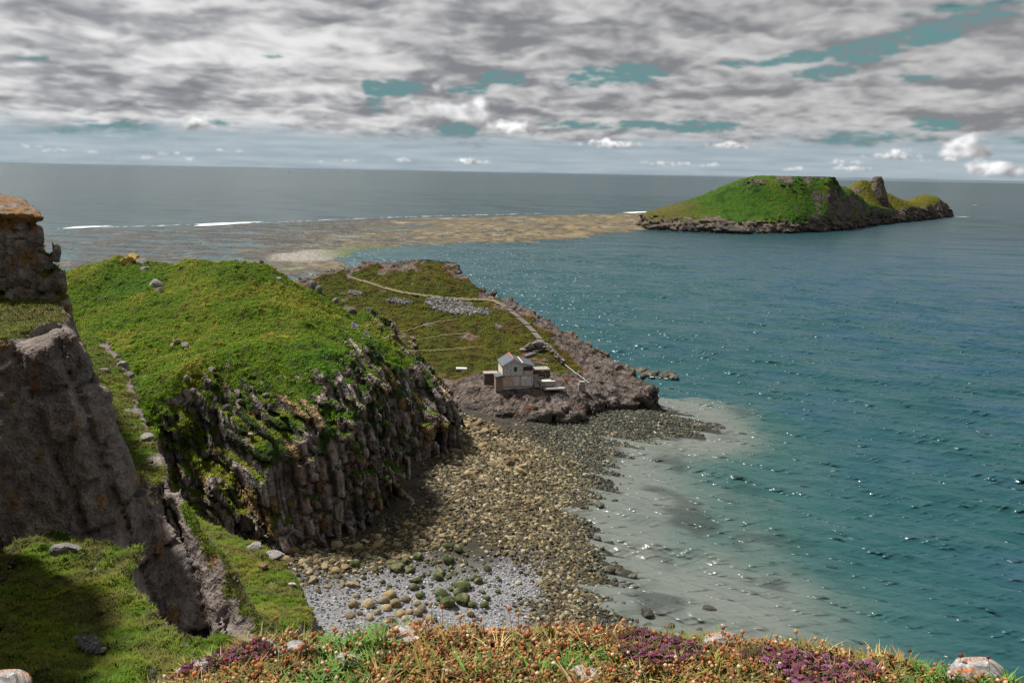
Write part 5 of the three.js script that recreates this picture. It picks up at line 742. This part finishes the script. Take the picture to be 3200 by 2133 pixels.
{
  const r = mulberry(818), o = new THREE.Object3D(), c = new THREE.Color();
  const spots = (n, keep) => { const a = []; for (let i = 0; i < n * 8 && a.length < n; i++) { const x = -2.6 + r() * 5.4, z = rimZ(x) - 0.14 + r() * 0.85; if (!keep || keep(x, z)) a.push([x, topY(x, z), z]); } return a; };
  const many = (name, label, category, geo, mat, list, size, lift, tint) => { const m = new THREE.InstancedMesh(geo, mat, list.length); list.forEach(([x, y, z], i) => { const s = size(); o.position.set(x, y + lift(s), z); o.rotation.set((r() - 0.5) * 0.7, r() * TAU, (r() - 0.5) * 0.7); o.scale.setScalar(s); o.updateMatrix(); m.setMatrixAt(i, o.matrix); tint(c, x, z); m.setColorAt(i, c); }); return stuff(m, name, label, category); };
  const leaf = new THREE.MeshPhysicalMaterial({ roughness: 0.8, side: THREE.DoubleSide }), dry = new THREE.MeshStandardMaterial({ roughness: 0.95, side: THREE.DoubleSide });
  const purple = (x, z) => fbm(x * 1.5 + 3, 7, z * 3, 2) + 0.28 * smooth(0.3, 0.6, x) * smooth(1.3, 0.95, x) > 0.27;
  const lush = (x, z) => fbm(x * 2.3, 2, z * 3, 2) > 0.08;
  const leafy = tuftGeometry(61, 9, 0.5, 1.1, 0.1), spiky = tuftGeometry(62, 10, 0.35, 0.5, 0.05), blade = tuftGeometry(63, 12, 0.25, 0.9, 0.035);
  // a seed head: a knob of papery scales
  const head = (() => { const gs = []; for (let i = 0; i < 22; i++) { const y = 1 - 2 * (i + 0.5) / 22, q = Math.sqrt(1 - y * y), a = i * 2.39996, g = new THREE.OctahedronGeometry(0.46, 0).scale(1, 1.5, 0.55); g.lookAt(new THREE.Vector3(Math.cos(a) * q, y, Math.sin(a) * q)); g.translate(Math.cos(a) * q * 0.72, y * 0.72, Math.sin(a) * q * 0.72); gs.push(g); } return mergeGeometries(gs); })();
  const spike = (() => { const gs = []; for (let i = 0; i < 26; i++) { const t = i / 26, a = i * 2.39996, q = 0.34 * Math.sin(Math.PI * (0.15 + 0.8 * t)), g = new THREE.OctahedronGeometry(0.2, 0).scale(1, 1.3, 1); g.translate(Math.cos(a) * q, t * 2.6 - 1.3, Math.sin(a) * q); gs.push(g); } return mergeGeometries(gs); })();
  const floret = (() => { const gs = []; for (let i = 0; i < 9; i++) { const a = i * 2.4, q = 0.8 * Math.sqrt(i / 9), g = new THREE.OctahedronGeometry(0.36, 0); g.translate(Math.cos(a) * q, 0.3 * (1 - q) + r() * 0.25, Math.sin(a) * q); gs.push(g); } return mergeGeometries(gs); })();
  const rust = (q) => { const k = r(); return k < 0.5 ? c.setRGB(0.46 * q, 0.16 * q, 0.055 * q) : k < 0.7 ? c.setRGB(0.5 * q, 0.29 * q, 0.13 * q) : k < 0.85 ? c.setRGB(0.26 * q, 0.09 * q, 0.05 * q) : c.setRGB(0.6 * q, 0.48 * q, 0.32 * q); };
  many('cushion_mat', 'low mat of olive and russet leaves along the cliff edge', 'plants', leafy, leaf, spots(13000), () => 0.02 + r() * 0.03, () => 0, (k, x, z) => { const q = 0.6 + r() * 0.8, m = r(); lush(x, z) ? k.setRGB(0.09 * q, 0.17 * q, 0.02 * q) : m < 0.35 ? k.setRGB(0.2 * q, 0.17 * q, 0.03 * q) : m < 0.7 ? k.setRGB(0.26 * q, 0.12 * q, 0.04 * q) : k.setRGB(0.12 * q, 0.13 * q, 0.025 * q); });
  many('dry_heads', 'russet dry flower heads crowded in the mat', 'plants', head, dry, spots(8500, (x, z) => !(purple(x, z) && r() < 0.8) && !(lush(x, z) && r() < 0.6)), () => 0.0035 + r() * 0.0045, (s) => 0.022 + r() * 0.03, () => rust(0.6 + r() * 0.7));
  many('thyme', 'purple flowering thyme in the mat', 'plants', floret, dry, spots(5200, purple), () => 0.008 + r() * 0.007, () => 0.018 + r() * 0.025, (k) => { const q = 0.6 + r() * 0.8; r() < 0.2 ? k.setRGB(0.26 * q, 0.1 * q, 0.2 * q) : r() < 0.3 ? k.setRGB(0.1 * q, 0.09 * q, 0.03 * q) : k.setRGB(0.16 * q, 0.05 * q, 0.075 * q); });
  many('dry_bents', 'pale dry grass bents in the mat', 'plants', blade, dry, spots(260), () => 0.04 + r() * 0.05, () => 0, (k) => { const q = 0.7 + r() * 0.6; k.setRGB(0.42 * q, 0.34 * q, 0.15 * q); });
  // single tufts of fresh grass
  const fresh = [0.8, 1, 1.25].map((q) => new THREE.MeshPhysicalMaterial({ color: new THREE.Color().setRGB(0.1 * q, 0.2 * q, 0.025 * q), roughness: 0.75, side: THREE.DoubleSide }));
  for (const [dx, dy] of [[545, 1520], [600, 1505], [690, 1500], [1040, 1548], [1230, 1552], [1080, 1560], [1580, 1490], [1480, 1505], [1930, 1498], [2080, 1540], [850, 1540], [1350, 1520], [1760, 1560], [480, 1550]]) { const p = onTop(dx, dy); if (!p) continue; const m = new THREE.Mesh(blade, pick(fresh, r)); m.position.set(...p); m.scale.setScalar(0.055 + r() * 0.035); m.rotation.y = r() * 6; thing(m, 'grass_tuft', 'fresh green grass tuft in the russet clifftop mat', 'grass tuft', 'grass tufts at the cliff edge'); }
  // stalks with seed heads that stand up at the edge
  const headMats = [[0.42, 0.17, 0.065], [0.5, 0.27, 0.11], [0.3, 0.11, 0.05]].map((k) => plain(...k, 0.95)), stemMat = plain(0.36, 0.3, 0.12, 0.9), darkHead = plain(0.12, 0.05, 0.04, 0.95);
  const stalk = (x, z, h, kind, mat, label, group) => { const g = new THREE.Group(), y = topY(x, z); g.position.set(x, y - 0.005, z); const lx = (r() - 0.5) * 0.5 * h, lz = (r() - 0.5) * 0.3 * h, cv = new THREE.QuadraticBezierCurve3(new THREE.Vector3(), new THREE.Vector3(0, h * 0.6, 0), new THREE.Vector3(lx, h, lz)); part(new THREE.TubeGeometry(cv, 4, 0.0013, 4), stemMat, 'stem', g); const m = part(kind === 'spike' ? spike : head, mat, 'seed_head', g), s = kind === 'spike' ? 0.0075 + r() * 0.002 : 0.0068 + r() * 0.003; m.scale.setScalar(s); m.position.set(lx, h + s * 0.6, lz); m.rotation.set(r() * 0.5, r() * 6, r() * 0.5); thing(g, kind === 'spike' ? 'plantain_stalk' : 'thrift_stalk', label, 'flower', group); };
  for (let i = 0; i < 120; i++) { const dx = 380 + r() * 1650, p = onTop(dx, 1475 + r() * 45); if (!p) continue; const z = Math.max(rimZ(p[0]) - 0.02 + r() * r() * 0.16, rimZ(p[0]) - 0.03); r() < 0.45 ? stalk(p[0], z, 0.03 + r() * 0.035, 'spike', pick(headMats, r), 'upright russet plantain spike at the rim of the clifftop mat', 'plantain spikes along the rim') : stalk(p[0], z, 0.035 + r() * r() * 0.075, 'head', pick(headMats, r), 'round russet thrift seed head on a stalk at the cliff rim', 'thrift seed heads along the rim'); }
  for (const [dx, h] of [[545, 0.15], [640, 0.1], [985, 0.13], [1010, 0.12], [1090, 0.12], [1150, 0.13], [1175, 0.12], [1190, 0.1], [1055, 0.1], [1410, 0.07], [1830, 0.1], [1850, 0.08], [1965, 0.06]]) { const p = onTop(dx, 1500); if (p) stalk(p[0], rimZ(p[0]) + 0.01, h, 'head', pick(headMats, r), 'tall bent thrift seed head standing above the others at the rim', 'tall thrift seed heads'); }
  for (const [dx, h] of [[2110, 0.08], [2200, 0.09], [2300, 0.1]]) { const p = onTop(dx, 1560) ?? onTop(dx, 1600); if (p) stalk(p[0], rimZ(p[0]) + 0.02, h, 'head', darkHead, 'dark brown thrift head on a stout stalk beside the lichened rim rocks', 'dark thrift heads'); }
  // lichened rocks
  const lichen = (v, k, s) => { setc(k, 0.46, 0.43, 0.42); mixc(k, 0.3, 0.27, 0.28, smooth(-0.1, 0.25, fbm(v.x * 2.5 + s, v.y * 2.5, v.z * 2.5, 3))); mixc(k, 0.72, 0.7, 0.7, smooth(0.1, 0.25, fbm(v.x * 4 + s, v.y * 4 + 3, v.z * 4, 2))); mixc(k, 0.72, 0.2, 0.012, smooth(0.1, 0.2, fbm(v.x * 1.7 + s + 20, v.y * 1.7, v.z * 1.7, 3))); };
  const lichened = [71, 72, 73, 74].map((s) => stoneGeometry(s, 4, 9, 0.25, lichen)), lm = new THREE.MeshStandardMaterial({ vertexColors: true, map: rockMap, bumpMap: rockBump, bumpScale: 0.01, roughness: 0.9 });
  [[990, 1450, 0.36, 0.1, 'large pale rock with an orange lichen cap at the cliff rim'], [930, 1470, 0.14, 0.05, 'small rock blotched with orange lichen beside the large pale rock'], [1440, 1462, 0.15, 0.1, 'round pale rock with orange lichen rising from the mat'], [1130, 1462, 0.2, 0.055, 'flat white rock in the mat near the large pale rock'], [668, 1500, 0.11, 0.04, 'grey rock half buried beside grass tufts at the rim'], [610, 1490, 0.1, 0.035, 'low whitish rock speckled with lichen among plantain spikes'], [1650, 1480, 0.14, 0.035, 'flat pale rock slab among the thyme'], [1730, 1486, 0.1, 0.03, 'small white rock at the end of the thyme patch'], [2015, 1512, 0.13, 0.04, 'grey rock with an orange tip where the mat thins out'], [2100, 1530, 0.1, 0.04, 'whitish rock beside the dark thrift heads'], [2240, 1556, 0.2, 0.06, 'long lichened rock ending the rim of the mat'], [1345, 1562, 0.12, 0.04, 'reddish brown rock deep in the russet mat'], [450, 1545, 0.12, 0.04, 'pale flat rock at the low end of the mat'], [800, 1520, 0.1, 0.03, 'small white and orange rock buried in dry heads']].forEach(([dx, dy, w, h, label], i) => { const p = onTop(dx, dy); if (!p) return; const m = new THREE.Mesh(lichened[i % 4], lm); m.scale.set(w / 1.7, h, w / 2.6); m.rotation.set(0.1, (r() - 0.5) * 0.6, (r() - 0.5) * 0.2); m.position.set(p[0], p[1] + h * 0.15, p[2]); thing(m, 'lichen_rock', label, 'rock'); });
  { const m = new THREE.Mesh(lichened[2], lm), p = atD(12, 1580, 2.3); m.scale.set(0.09, 0.06, 0.07); m.position.set(...p); thing(m, 'lichen_rock', 'orange lichened rock tip alone at the edge, away from the mat', 'rock'); const q = new THREE.Mesh(angular[2], greys[1]); q.scale.set(0.5, 0.9, 0.6); q.position.set(p[0] - 0.1, p[1] - 0.8, p[2] + 0.1); structure(q, 'edge_rock', 'rock under the lichened tip'); }
}
console.log('foreground done');
renderer.render(scene, camera);
